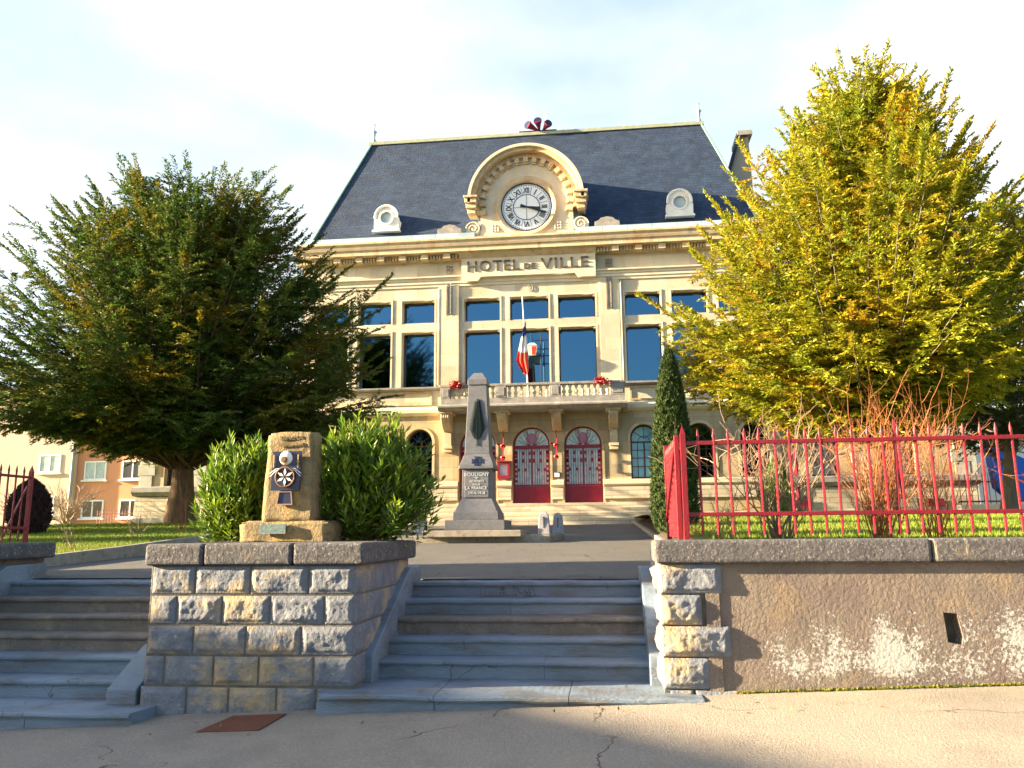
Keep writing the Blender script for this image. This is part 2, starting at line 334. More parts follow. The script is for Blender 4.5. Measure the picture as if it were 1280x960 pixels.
rng = np.random.default_rng(11)
def unit(a): return a / np.maximum(np.linalg.norm(a, axis=-1, keepdims=True), 1e-9)
def leaf_geo(C, D, N, L, W):
    """rhombic leaves folded along the midrib: base C, direction D, normal hint N"""
    S = unit(np.cross(D, N)); U = np.cross(S, D); L = L[:, None]; W = W[:, None]
    tip = C + D * L; mid = C + D * L * .45
    a = mid + S * W * .5 + U * W * .18; b = mid - S * W * .5 + U * W * .18
    V = np.stack([C, a, tip, b], 1).reshape(-1, 3)
    i = np.arange(len(C))[:, None] * 4
    F = np.concatenate([i + np.array([[0, 1, 2]]), i + np.array([[0, 2, 3]])], 1).reshape(-1, 3)
    return V, F
def tubes_geo(paths, rads, n=4):
    """many thin tapered tubes in one go"""
    V = []; F = []; o = 0
    ang = np.arange(n) * 2 * math.pi / n
    for P_, r_ in zip(paths, rads):
        P_ = np.asarray(P_); T = unit(np.gradient(P_, axis=0)); h = np.array([.37, .61, .7])
        A = unit(np.cross(T, h)); B_ = np.cross(T, A)
        ring = P_[:, None] + (A[:, None] * np.cos(ang)[None, :, None] + B_[:, None] * np.sin(ang)[None, :, None]) * np.asarray(r_)[:, None, None]
        k = len(P_); V.append(ring.reshape(-1, 3))
        for i in range(k - 1):
            for j in range(n): F.append((o + i * n + j, o + i * n + (j + 1) % n, o + (i + 1) * n + (j + 1) % n, o + (i + 1) * n + j))
        o += k * n
    return np.concatenate(V), np.array(F)

# ------------------------------------------------------------------ ground heights
def zst(x, y): return .003 + .036 * y + .048 * x - .0012 * max(0, x) ** 2
def zc(y): return 1.075 + .0345 * (y - 8.85)
LP = [(7.2, 1.43), (12, 1.55), (17, 1.80), (21, 1.99), (24, 2.03), (33, 2.12), (60, 2.32), (120, 3.2), (400, 6)]
def zl(y): return float(np.interp(y, [a for a, _ in LP], [b for _, b in LP]))
def zll(y): return float(np.interp(y, [6, 9.8, 13, 18, 24, 33, 60, 120, 400], [1.2, 1.22, 1.38, 1.68, 1.95, 2.03, 2.32, 3.2, 6]))
def sheet(name, xs, ys, zf, m, skip=None):
    V = []; F = []
    for y in ys:
        for x in xs: V.append((x, y, zf(x, y)))
    n = len(xs)
    for j in range(len(ys) - 1):
        for i in range(n - 1):
            if skip and skip((xs[i] + xs[i + 1]) / 2, (ys[j] + ys[j + 1]) / 2): continue
            F.append((j * n + i, j * n + i + 1, (j + 1) * n + i + 1, (j + 1) * n + i))
    o = quads(name, V, F, m, smooth=True); tag(o, kind='structure'); return o
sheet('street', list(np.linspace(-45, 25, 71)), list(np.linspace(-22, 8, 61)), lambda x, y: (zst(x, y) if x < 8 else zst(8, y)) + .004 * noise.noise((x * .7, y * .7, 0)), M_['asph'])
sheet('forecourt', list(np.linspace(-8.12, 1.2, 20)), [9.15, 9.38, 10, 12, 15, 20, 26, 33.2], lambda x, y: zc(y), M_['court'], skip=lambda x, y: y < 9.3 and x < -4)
sheet('lawn', [1.04, 2, 4, 7, 12, 20, 40, 120, 400], [7.45] + [p[0] for p in LP[1:]], lambda x, y: zl(y) + .04 * noise.noise((x * .5, y * .5, 0)), M_['grass'])
ld2 = sheet('lawn', [-400, -120, -60, -40, -25, -18, -14, -11, -9.5, -8.24], [6.5, 9.8, 13, 18, 24, 33, 60, 120, 400],
      lambda x, y: zll(y) + .04 * noise.noise((x * .5, y * .5, 3)) - (.25 if x < -200 else 0), M_['grass'])
sheet('ground', [-400, -60, -30, 0, 30, 60, 400], [33.0, 45, 60, 120, 400, 900], lambda x, y: zll(y) - .12, M_['grass'])
# kerbs
def kerb(name, pts, zf, wd=.1, hh=.09, lo=.2):
    mb = MB()
    for (xa, ya), (xb, yb) in zip(pts, pts[1:]):
        d = Vector((xb - xa, yb - ya)).normalized() * wd; nx, ny = -d.y, d.x
        q = [(xa, ya), (xb, yb), (xb + nx, yb + ny), (xa + nx, ya + ny)]
        a = [mb.bm.verts.new((x, y, zf(x, y) - lo)) for x, y in q]; b = [mb.bm.verts.new((x, y, zf(x, y) + hh)) for x, y in q]
        mb.bm.faces.new(b); mb.bm.faces.new(a[::-1])
        for i in range(4): mb.bm.faces.new((a[i], a[(i + 1) % 4], b[(i + 1) % 4], b[i]))
    o = mb.build(name, M_['kerb'], None, (pts[0][0], pts[0][1], 1), bevel=.012); tag(o, kind='structure'); return o
kerb('lawn_kerb', [(-8.12, 9.9), (-8.12, 13), (-8.12, 18), (-8.12, 24), (-8.12, 31.5)], lambda x, y: max(zc(y), zll(y)) , .12, .03)
kerb('lawn_kerb', [(1.04, 31.5), (1.04, 24), (1.04, 15.5), (.62, 10.5), (.5, 8.9)], lambda x, y: zc(y), .12, .10)
# bed between the kerb and the right lawn
kx = lambda y: float(np.interp(y, [8.9, 10.5, 15.5, 24, 33], [.52, .64, 1.06, 1.06, 1.06]))
V = []; F = []
for j_, y in enumerate((7.4, 8.9, 9.6, 10.5, 12, 14, 16, 20, 26, 33)):
    xa = .47 if y < 8.9 else kx(y)
    for x, z in ((xa, zc(max(y, 8.9)) + .06 if y >= 8.9 else 1.38), (xa + .35, zl(y) - .06 if y < 12 else (zc(y) + .1 + zl(y)) / 2), (xa + .8, zl(y) + .0)): V.append((x, y, z))
    if j_:
        o_ = (j_ - 1) * 3; F += [(o_, o_ + 1, o_ + 4, o_ + 3), (o_ + 1, o_ + 2, o_ + 5, o_ + 4)]
quads('flower_bed', V, F, M_['soil'], smooth=True)['kind'] = 'structure'

# ------------------------------------------------------------------ stone stairs
def nosing_step(mb, x0, x1, y0, y1, z, zb):
    """tread with a rounded nosing over a recessed riser"""
    prof = [(y0 + .03, zb), (y0 + .03, z - .045), (y0 + .006, z - .045), (y0 - .004, z - .03), (y0 - .002, z - .012), (y0 + .012, z), (y1, z), (y1, zb)]
    mb.sweep(x0, x1, prof)
def jag(o, amp=.004, s=6.):
    for v in o.data.vertices:
        p = v.co + o.location
        v.co += Vector(noise.noise_vector(p * s)) * amp
def flight(label, loc, xs, lev, brown, slab):
    t = thing('stone_stairs', label, 'stairs', loc)
    for k, (y, z) in enumerate(lev):
        yn = lev[k + 1][0] + .06 if k + 1 < len(lev) else y + 1.3
        mb = MB()
        # each step is laid in two or three long blocks
        x0, x1 = xs; cuts = [x0] + sorted(random.sample([x0 + (x1 - x0) * q for q in (.3, .45, .62, .75)], 1)) + [x1]
        for a, b in zip(cuts, cuts[1:]): nosing_step(mb, a + .0015, b - .0015, y, yn, z + random.uniform(-.003, .003), z - .24)
        bmesh.ops.subdivide_edges(mb.bm, edges=[e for e in mb.bm.edges if abs(e.verts[0].co.x - e.verts[1].co.x) > .4], cuts=24)
        o = mb.build('step', M_['stepb' if k in brown else 'step'], t, smooth=False); jag(o, .007)
    mb = MB(); (a, b, y0, y1, z, ch0, ch1) = slab
    segs = [a, a + (b - a) * .33, a + (b - a) * .66, b]
    for s0, s1 in zip(segs, segs[1:]):
        nosing_step(mb, s0 + .003, s1 - .003, y0, y1, z, z - .2)
    bmesh.ops.subdivide_edges(mb.bm, edges=[e for e in mb.bm.edges if abs(e.verts[0].co.x - e.verts[1].co.x) > .4], cuts=18)
    for v in mb.bm.verts:                     # chamfered outer corners
        if ch0 and v.co.x < a + .12 and v.co.y < y0 + .12: v.co.x += (.12 - (v.co.x - a)) * .0 + max(0, (y0 + .14 - v.co.y)) * .9
        if ch1 and v.co.x > b - .06 and v.co.y < y0 + .12: v.co.x -= max(0, (y0 + .14 - v.co.y)) * .9
    o = mb.build('bottom_step', M_['step'], t); jag(o, .010, 4.)
    return t
levM = [(7.55 + .324 * k, .455 + .155 * k) for k in range(5)]
tm = flight('middle flight of six worn stone steps between the rough block and the rendered wall', (-.9, 7.6, .2), (-2.11, .335), levM, (2,), (-2.52, .78, 6.77, 7.62, .30, 1, 1))
levL = [(7.25 + .35 * k, .303 + .155 * k) for k in range(6)]
tl_ = flight('left flight of seven stone steps running out of the left edge of the photo', (-5.5, 7.4, .1), (-6.96, -4.09), levL, (2, 3, 4), (-6.96, -3.86, 6.66, 7.30, .147, 0, 1))
def cheek(t, x0, x1, pts, m='step'):
    mb = MB(); a = [mb.bm.verts.new((x0, y, z)) for y, z in pts]; b = [mb.bm.verts.new((x1, y, z)) for y, z in pts]; n = len(pts)
    mb.bm.faces.new(a); mb.bm.faces.new(b[::-1])
    for i in range(n): mb.bm.faces.new((a[i], b[i], b[(i + 1) % n], a[(i + 1) % n]))
    o = mb.build('cheek_wall', M_[m], t, bevel=.012); return o
cheek(tm, -2.235, -2.105, [(7.34, .29), (7.34, .53), (8.72, 1.235), (9.2, 1.235), (9.2, .29)])
cheek(tm, .33, .47, [(7.34, .29), (7.34, .53), (8.72, 1.22), (9.25, 1.22), (9.25, .29)])
cheek(tl_, -4.40, -4.12, [(7.0, .14), (7.0, .27), (7.55, .58), (7.8, .60), (7.8, .14)])
cheek(tl_, -7.12, -6.955, [(7.0, .14), (7.0, .3), (8.95, 1.26), (9.62, 1.27), (9.62, .14)])

# ------------------------------------------------------------------ rock-faced masonry
def rockfaces(V, F, U, N, O, rows, amp, res=.011, seed=0.):
    """stones with a rough swelling face: rows = [(z0, z1, [joints along u])]"""
    U = Vector(U); N = Vector(N); O = Vector(O)
    for z0, z1, js in rows:
        for u0, u1 in zip(js, js[1:]):
            g = .005; a0, a1, b0, b1 = u0 + g, u1 - g, z0 + g, z1 - g
            if a1 - a0 < .03 or b1 - b0 < .03: continue
            nu = max(3, int((a1 - a0) / res)); nv = max(3, int((b1 - b0) / res)); o = len(V); sd = random.uniform(0, 50); am = amp * random.uniform(.6, 1.25)
            for j in range(nv + 1):
                for i in range(nu + 1):
                    uu_ = a0 + (a1 - a0) * i / nu; zz = b0 + (b1 - b0) * j / nv
                    e = min(uu_ - a0, a1 - uu_, zz - b0, b1 - zz)
                    p = Vector((uu_ * 1.0, sd, zz))
                    h = (.60 + .60 * noise.noise(p * 5) + .45 * max(0, noise.noise(p * 11)) + .14 * noise.noise(p * 30) + .10 * noise.noise(p * 70))
                    q = min(1, max(0, (e - .018) / .035)); q = q * q * (3 - 2 * q)
                    d = -.014 if e < .001 else (q * am * h + .002 * noise.noise(p * 60))
                    pt = O + U * uu_ + N * d; V.append((pt.x, pt.y, zz))
            n1 = nu + 1
            for j in range(nv):
                for i in range(nu): F.append((o + j * n1 + i, o + j * n1 + i + 1, o + (j + 1) * n1 + i + 1, o + (j + 1) * n1 + i))
blk = thing('retaining_wall', 'rough rock-faced stone block with thick dark coping between the two flights of steps', 'wall', (-3.1, 7.9, .1))
Z = [.0, .31, .565, .82, 1.075, 1.33]
V, F = [], []
xj = [[-4.09, -3.66, -3.28, -2.85, -2.5, -2.19], [-4.07, -3.88, -3.43, -3.02, -2.53, -2.18], [-4.06, -3.63, -3.15, -2.65, -2.18], [-4.05, -3.8, -3.38, -2.94, -2.45, -2.18], [-4.05, -3.64, -3.13, -2.6, -2.18]]
rockfaces(V, F, (1, 0, 0), (0, -1, 0), (0, 7.0, 0), [(Z[i], Z[i + 1], xj[i]) for i in range(5)], .030)
yj = [[7.0, 7.5, 8.0, 8.5, 8.93], [7.0, 7.28, 7.7, 8.1, 8.6, 8.93], [7.0, 7.42, 7.85, 8.3, 8.93], [7.0, 7.25, 7.6, 8.1, 8.5, 8.93], [7.0, 7.2, 7.5, 7.9, 8.2, 8.6, 8.93]]
rockfaces(V, F, (0, 1, 0), (1, 0, 0), (-2.18, 0, 0), [(Z[i], Z[i + 1], yj[i]) for i in range(5)], .014)
rockfaces(V, F, (0, -1, 0), (-1, 0, 0), (-4.06, 0, 0), [(Z[i], Z[i + 1], [-y for y in yj[i]][::-1]) for i in range(5)], .03)
quads('masonry', V, F, M_['rock'], blk, smooth=True)
MB().box(-4.055, -2.188, 7.008, 8.92, -.1, 1.328).build('mortar_core', M_['mort'], blk)
def coping(parent, segs, y0, y1, z0=1.33, z1=1.52, amp=.006):
    for a, b in segs:
        mb = MB().box(a + .004, b - .004, y0, y1, z0, z1)
        o = mb.build('coping_slab', M_['cop'], parent, bevel=.03, seg=3)
coping(blk, [(-4.11, -3.56), (-3.56, -2.74), (-2.74, -2.09)], 6.955, 8.93)
MB().box(-4.0, -2.2, 7.7, 8.8, 1.5, 1.524).build('planting_soil', M_['soil'], blk)

rw = thing('retaining_wall', 'long brown stained rendered wall with rock-faced corner stones and grey coping under the red railing', 'wall', (3.5, 7.2, .3))
plate('rendered_face', [(.9, -.2), (9.5, -.2), (9.5, 1.33), (.9, 1.33)], [[(2.655, .71), (2.76, .69), (2.775, .75), (2.745, .93), (2.64, .94)]], 7.02, 7.16, M_['stuc'], rw)
MB().box(.43, 9.5, 7.161, 7.5, -.2, 1.33).build('wall_core', M_['mort'], rw)
MB().box(.43, .9, 7.03, 7.16, -.2, 1.329).build('corner_core', M_['mort'], rw)
MB().box(.472, .60, 7.56, 9.35, .2, 1.42).build('flank_kerb', M_['boll'], rw, bevel=.012)
V, F = [], []
zq = [.33, .58, .83, 1.08, 1.33]; wq = [.80, .97, .79, .97]
ql = [.86, .98, .83, .97]
for i in range(4):
    wd = [.87, .98, .83, .97][i] - .42 + .0
    rockfaces(V, F, (1, 0, 0), (0, -1, 0), (0, 7.0, 0), [(zq[i], zq[i + 1], [.42, [.80, .98, .76, .93][i]])], .035)
    rockfaces(V, F, (0, -1, 0), (-1, 0, 0), (.42, 0, 0), [(zq[i], zq[i + 1], [-7.45, -7.0])], .045)
rockfaces(V, F, (1, 0, 0), (0, -1, 0), (0, 7.0, 0), [(.16, .33, [.47, .66]), (.16, .33, [.67, 1.02])], .03)
quads('corner_stones', V, F, M_['rock'], rw, smooth=True)
MB().box(.79, .9, 7.005, 7.03, .16, 1.329).build('corner_render', M_['stuc'], rw)
coping(rw, [(.385, 2.585), (2.585, 4.7), (4.7, 7), (7, 9.5)], 6.95, 7.55)
lw = thing('retaining_wall', 'low stone wall with dark coping carrying the short red railing at the left edge', 'wall', (-7.2, 8.3, .1))
MB().box(-7.5, -7.1, 6.95, 9.75, -.3, 1.33).build('wall_body', M_['stuc'], lw)
mb = MB(); mb.box(-7.55, -6.98, 6.9, 8.4, 1.33, 1.52); mb.build('coping_slab', M_['cop'], lw, bevel=.03, seg=3)
mb = MB(); mb.box(-7.55, -6.98, 8.41, 9.8, 1.33, 1.52); mb.build('coping_slab', M_['cop'], lw, bevel=.03, seg=3)
MB().box(-16, -7.5, 6.95, 7.3, -.6, 1.32).build('street_face', M_['stuc'], lw)

# ------------------------------------------------------------------ red railings
def picket_mesh(h=.93, r=.011):
    mb = MB(); mb.tube([(0, 0, 0), (0, 0, h - .09)], r, 6)
    mb.lathe((0, 0, 0), [(r * 1.0, h - .09), (r * 1.35, h - .07), (r * .9, h - .04), (.001, h)], 6); bm = mb.bm
    bmesh.ops.recalc_face_normals(bm, faces=bm.faces); me = bpy.data.meshes.new('picket'); bm.to_mesh(me); bm.free(); me.materials.append(M_['redp']); return me
PK = picket_mesh()
def picket(parent, x, y, z, tilt=0., tx=0., sc_=1.):
    o = bpy.data.objects.new('picket', PK); o.parent = parent; o.location = Vector((x, y, z)) - origin(parent); o.rotation_euler = (tx, tilt, 0); o.scale = (1, 1, sc_); link(o); return o
rf = thing('iron_railing', 'long crimson iron railing with pointed bars along the coping of the rendered wall', 'railing', (.7, 7.3, 1.52))
x = .83
while x < 9.3:
    picket(rf, x, 7.3, 1.56, random.uniform(-.011, .011), random.uniform(-.01, .01)); x += .131 + random.uniform(-.003, .003)
for zz in (1.735, 2.36):
    MB().box(.7, 9.4, 7.285, 7.315, zz - .017, zz + .017).build('rail', M_['redp'], rf, bevel=.004)
MB().frustum(.668, .712, 7.27, 7.33, 1.5, .668, .712, 7.27, 7.33, 2.44).frustum(.668, .712, 7.27, 7.33, 2.44, .688, .692, 7.298, 7.302, 2.52).build('corner_post', M_['redp'], rf)
MB().tube([(2.47, 7.31, 1.55), (2.50, 7.31, 2.53)], .012, 6).tube([(2.56, 7.36, 1.55), (2.49, 7.33, 2.4)], .012, 6).build('brace', M_['redp'], rf)
gt = thing('iron_gate', 'crimson iron gate leaf folded back beside the cypress at the head of the steps', 'gate', (.64, 8.0, 1.5))
for k in range(11): picket(gt, .64, 7.42 + k * .118, 1.54, 0, random.uniform(-.004, .004), .97)
for zz in (1.69, 2.30):
    MB().box(.627, .653, 7.36, 8.66, zz - .018, zz + .018).build('rail', M_['redp'], gt, bevel=.004)
MB().box(.618, .662, 8.62, 8.68, 1.4, 2.48).build('gate_stile', M_['redp'], gt, bevel=.004)
MB().box(.618, .662, 7.345, 7.39, 1.5, 2.44).build('gate_stile', M_['redp'], gt, bevel=.004)
MB().tube([(.615, 7.38, 2.28), (.615, 8.62, 1.7)], .012, 6).build('brace', M_['redp'], gt)
MB().box(.655, .663, 7.4, 8.6, 1.55, 2.25).build('gate_sheet', M_['redp'], gt)
lf = thing('iron_railing', 'short crimson iron railing with diagonal brace beside the left flight of steps', 'railing', (-7.24, 8.4, 1.52))
for k in range(20): picket(lf, -7.24, 9.42 - k * .133, 1.54)
for zz in (1.70, 2.33): MB().box(-7.255, -7.225, 6.9, 9.56, zz - .016, zz + .016).build('rail', M_['redp'], lf, bevel=.004)
MB().frustum(-7.262, -7.218, 9.53, 9.575, 1.5, -7.262, -7.218, 9.53, 9.575, 2.40).frustum(-7.262, -7.218, 9.53, 9.575, 2.40, -7.242, -7.238, 9.55, 9.555, 2.48).build('end_post', M_['redp'], lf)
MB().tube([(-7.24, 9.50, 2.22), (-7.30, 9.20, 1.53)], .012, 6).build('brace', M_['redp'], lf)

# ------------------------------------------------------------------ memorial stone on the block
ms = thing('memorial_stone', 'ochre miners memorial stone with navy wheel emblem standing on the rock-faced block', 'memorial', (-3.2, 8.1, 1.52))
def rough_block(name, x0, x1, y0, y1, z0, z1, m, parent, amp=.02, top=None):
    mb = MB()
    if top: mb.frustum(x0, x1, y0, y1, z0, top[0], top[1], y0 + .03, y1 - .02, z1)
    else: mb.box(x0, x1, y0, y1, z0, z1)
    bmesh.ops.bevel(mb.bm, geom=mb.bm.edges[:], offset=.022, segments=2, affect='EDGES')
    bmesh.ops.subdivide_edges(mb.bm, edges=[e for e in mb.bm.edges if e.calc_length() > .06], cuts=14, use_grid_fill=True)
    for v in mb.bm.verts:
        v.co += Vector(noise.noise_vector(v.co * 6)) * amp + Vector(noise.noise_vector(v.co * 22)) * amp * .35
    return mb.build(name, m, parent, smooth=True)
rough_block('base', -3.66, -2.72, 7.86, 8.30, 1.50, 1.725, M_['ochre'], ms, .014)
rough_block('standing_stone', -3.46, -2.91, 7.93, 8.22, 1.70, 2.63, M_['ochre'], ms, .014, top=(-3.44, -2.95))
yp = 7.905
plate('emblem_panel', [(-3.365, 2.03), (-3.065, 2.03), (-3.055, 2.425), (-3.355, 2.425)], [], yp, yp + .02, M_['navy'], ms)
plate('trapezoid_plaque', [(-3.30, 1.885), (-3.13, 1.885), (-3.145, 2.02), (-3.28, 2.02)], [[(-3.288, 1.897), (-3.142, 1.897), (-3.155, 2.012), (-3.27, 2.012)]], yp - .004, yp + .02, mat('dull_rose_border', (.3, .18, .16)), ms)
plate('trapezoid_panel', [(-3.29, 1.895), (-3.14, 1.895), (-3.153, 2.013), (-3.272, 2.013)], [], yp + .004, yp + .025, M_['navy'], ms)
plate('dedication_plaque', rect(-3.43, -3.16, 1.60, 1.695), [], 7.825, 7.85, M_['plq'], ms)
# helmet with lamp
mb = MB(); bmesh.ops.create_uvsphere(mb.bm, u_segments=20, v_segments=14, radius=1)
for v in mb.bm.verts: v.co = Vector((v.co.x * .068 - 3.215, v.co.y * .03 + yp, v.co.z * .078 * (1 if v.co.z > 0 else .85) + 2.352))
mb.build('helmet', M_['white'], ms, smooth=True)
MB().lathe((-3.222, yp - .03, 2.338), [(.034, 0), (.034, -.02), (.02, -.022)], 16, 'Y').build('helmet_lamp', M_['wood'], ms)
mb = MB(); pts = [(-3.213 + .098 * math.cos(a), yp - .018, 2.165 + .098 * math.sin(a)) for a in [i * 2 * math.pi / 28 for i in range(29)]]
mb.tube(pts, .009, 6); mb.build('wheel_rim', M_['wood'], ms, smooth=True)
mb = MB()
for k in range(6):
    a = R(90 + 60 * k); c, s_ = math.cos(a), math.sin(a); q = yp - .018
    p = [(-3.213 + c * .012, 2.165 + s_ * .012), (-3.213 + c * .05 - s_ * .014, 2.165 + s_ * .05 + c * .014), (-3.213 + c * .092, 2.165 + s_ * .092), (-3.213 + c * .05 + s_ * .014, 2.165 + s_ * .05 - c * .014)]
    mb.sweepy(q - .006, q + .006, p)
mb.build('wheel_spokes', M_['white'], ms)
for s_ in (-1, 1):
    X_ = lambda d_: -3.213 + s_ * d_
    MB().tube([(X_(.16), yp - .01, 2.17), (X_(.10), yp - .01, 2.228), (X_(.055), yp - .01, 2.245)], .004, 5).tube([(X_(.165), yp - .01, 2.20), (X_(.10), yp - .01, 2.247), (X_(.055), yp - .01, 2.25)], .004, 5).build('crossed_tool', M_['paper'], ms)
for xx in (-3.34, -3.085):
    MB().tube([(xx, yp - .008, 2.26), (xx, yp - .008, 2.39)], .005, 6).box(xx - .014, xx + .014, yp - .012, yp - .002, 2.315, 2.322).box(xx - .010, xx + .010, yp - .014, yp, 2.27, 2.28).build('candlestick', M_['brass'], ms)
text('inscription', 'SANCTA', -3.185, 7.949, 2.565, .056, mat('incised_brown', (.20, .14, .07)), ms, .006, 1.15, .0005)
text('inscription', 'BARBARA', -3.185, 7.944, 2.495, .056, bpy.data.materials['incised_brown'], ms, .006, 1.1, .0005)

# ------------------------------------------------------------------ war memorial obelisk with its kerbed island
isl = MB(); 
q = [(-9, 17.5), (-1.2, 17.5), (-1.0, 19.2), (-1.5, 22.5), (-9, 22.5)]
a = [isl.bm.verts.new((x, y, zc(y) - .1)) for x, y in q]; b = [isl.bm.verts.new((x, y, 1.535)) for x, y in q]
isl.bm.faces.new(b); isl.bm.faces.new(a[::-1])
for i in range(5): isl.bm.faces.new((a[i], a[(i + 1) % 5], b[(i + 1) % 5], b[i]))
tag(isl.build('kerbed_island', M_['kerb'], None, (-3, 19, 1.4), bevel=.02), kind='structure')
OX, OY = -2.86, 18.3
ob = thing('war_memorial', 'grey granite war memorial obelisk with dark palm frond standing before the doors', 'memorial', (OX, OY, 1.53))
def tier(n, h0, z0, h1, z1, bev=.01, m='gran'):
    MB().frustum(OX - h0, OX + h0, OY - h0, OY + h0, z0, OX - h1, OX + h1, OY - h1, OY + h1, z1).build(n, M_[m], ob, bevel=bev)
tier('stone_pavement', 1.06, 1.50, 1.06, 1.64, .015, 'kerb')
tier('plinth', .66, 1.64, .66, 1.86); tier('plinth', .51, 1.86, .50, 2.04); tier('flared_base', .48, 2.04, .34, 2.33, .006)
tier('pedestal', .335, 2.33, .325, 2.99, .006); tier('cornice_block', .40, 2.99, .40, 3.07, .02); tier('cornice_block', .385, 3.07, .29, 3.33, .008)
tier('shaft', .285, 3.33, .205, 4.93, .008); tier('cap', .225, 4.93, .225, 5.05, .01); tier('pyramid_top', .225, 5.05, .10, 5.23, .01)
MB().box(OX - .27, OX + .27, OY - .352, OY - .32, 2.36, 2.96).build('inscription_panel', M_['gran'], ob, bevel=.006)
for s_, xx, zz, sz in (('BOULIGNY', 0, 2.865, .112), ('A', 0, 2.775, .055), ('SES', -.115, 2.715, .068), ('MORTS', .06, 2.715, .068), ('POUR', 0, 2.64, .065), ('LA', -.205, 2.565, .092), ('FRANCE', .06, 2.565, .092), ('1914-1918', 0, 2.455, .085)):
    text('inscription', s_, OX + xx, OY - .356, zz, sz, M_['lettw'], ob, .008, .95, .0004, 0, 1.1)
MB().box(OX - .05, OX + .05, OY - .358, OY - .352, 2.80, 2.806).build('inscription_rule', M_['paper'], ob)
# palm frond relief
fr = []; frl = []; yy = OY - .262
def shaft_y(z): return OY - (.285 - (z - 3.33) / 1.6 * .08) - .012
mb = MB(); mb.tube([(OX, shaft_y(z), z) for z in np.linspace(3.52, 4.6, 8)], .010, 5)
for i in range(40):
    t_ = i / 39; z = 3.66 + t_ * .86; ln = (.265 - .19 * t_) * min(1, .45 + i * .09)
    for s_ in (-1, 1):
        p0 = (OX, shaft_y(z), z); p1 = (OX + s_ * ln * .45, shaft_y(z) - .003, z + ln * .22); p2 = (OX + s_ * ln * .82, shaft_y(z + ln * .6), z + ln * .62)
        mb.tube([p0, p1, p2], [.006, .011, .002], 4)
mb.build('palm_frond', mat('dark_bronze', (.012, .022, .026), None, 1, 1., spec=.05), ob)
mb = MB()
for k in range(4):
    a = R(90 * k); c, s_ = math.cos(a), math.sin(a)
    pr = [(OX + c * u - s_ * v, 3.17 + s_ * u + c * v) for u, v in ((.015, -.02), (.105, -.055), (.105, .055), (.015, .02))]
    mb.sweepy(OY - .40, OY - .33, pr)
mb.lathe((OX, OY - .36, 3.17), [(.05, -.03), (.05, .03)], 14, 'Y')
for v in mb.bm.verts: v.co.y = OY - .385 + (v.co.z - 3.07) * .365 + (-.022 if v.co.y < OY - .36 else .01)
mb.build('cross_medal', M_['navy'], ob)

# ------------------------------------------------------------------ bollards
bd = thing('stone_bollard', 'squat grey stone bollard standing alone left of the war memorial', 'bollard', (-4.15, 18.1, 1.53), 'stone bollards round the war memorial')
def boll_mesh(root):
    X, Y = root.location.x, root.location.y; z = root.location.z
    MB().frustum(X - .135, X + .135, Y - .135, Y + .135, z, X - .10, X + .10, Y - .10, Y + .10, z + .42).frustum(X - .10, X + .10, Y - .10, Y + .10, z + .42, X - .035, X + .035, Y - .035, Y + .035, z + .49).build('post', M_['boll'], root, bevel=.015)
    MB().box(X - .008, X + .008, Y - .128, Y - .11, z + .14, z + .36).box(X - .016, X + .016, Y - .128, Y - .105, z + .35, z + .37).build('chain_slot', M_['black'], root)
boll_mesh(bd)
for (x, y, lb) in ((-1.36, 17.9, 'nearer and broader of the two grey bollards right of the war memorial'), (-1.12, 19.0, 'rounder farther bollard half beside the broad one right of the memorial')):
    c = bd.copy(); link(c); c.location = (x, y, 1.54); c['label'] = lb
    for ch in list(bd.children): d = ch.copy(); link(d); d.parent = c

# ------------------------------------------------------------------ TOWN HALL
FX = -3.03; FY = 33.0
th = thing('town_hall', 'cream limestone town hall with steep slate roof, large clock and red doors', 'town hall', (FX, 36, 1.95))
up = [(-12.3, -10.87), (-10.45, -8.97), (-8.5, -7.07), (-5.8, -4.25), (-3.83, -2.18), (-1.78, -.22), (1.02, 2.47), (2.93, 4.38), (4.83, 6.25)]
holes = []
for a, b in up: holes += [rect(a, b, 7.63, 10.03), rect(a, b, 10.43, 11.43)]
arches = [-11.9, -9.8, -7.68, 1.60, 3.80, 5.95]
for c in arches: holes.append(arch_out(c, .56, 3.66, 5.86))
doors = [-5.22, -3.0, -.88]
for c in doors: holes.append(arch_out(c, .77, 2.72, 5.86))
# upper and lower wall are separate sheets of masonry meeting under the string course
plate('wall', rect(-13.0, 6.94, 6.5, 13.4), [h for h in holes if h[0][1] > 6.5], FY, FY + .48, M_['lime'], th)
plate('ground_floor_wall', rect(-13.0, 6.94, 1.7, 6.498), [h for h in holes if h[0][1] < 6.5], FY, FY + .48, M_['limeg'], th)
wwin = [-18.4, -15.9, -14.2, 8.6, 11.5]
plate('wing_wall', rect(-20.05, -13.0, 1.7, 6.6), [rect(c - .5, c + .5, 3.66, 5.6) for c in wwin[:3]], FY + .1, FY + .5, M_['limeg'], th)
plate('wing_wall', rect(6.94, 14.05, 1.7, 6.6), [rect(c - .5, c + .5, 3.66, 5.6) for c in wwin[3:]], FY + .1, FY + .5, M_['limeg'], th)
MB().box(-20.05, -13.0, FY + .5, 44, 1.7, 6.7).box(6.94, 14.05, FY + .5, 44, 1.7, 6.7).box(-13.0, 6.94, FY + .48, 44, 1.7, 13.4).build('side_and_back_wall', M_['lime'], th)
for a, b in ((-20.3, -13.0), (6.94, 14.3)): MB().box(a, b, FY - .2, 44, 6.6, 6.95).build('wing_cornice', M_['trim'], th, bevel=.03)
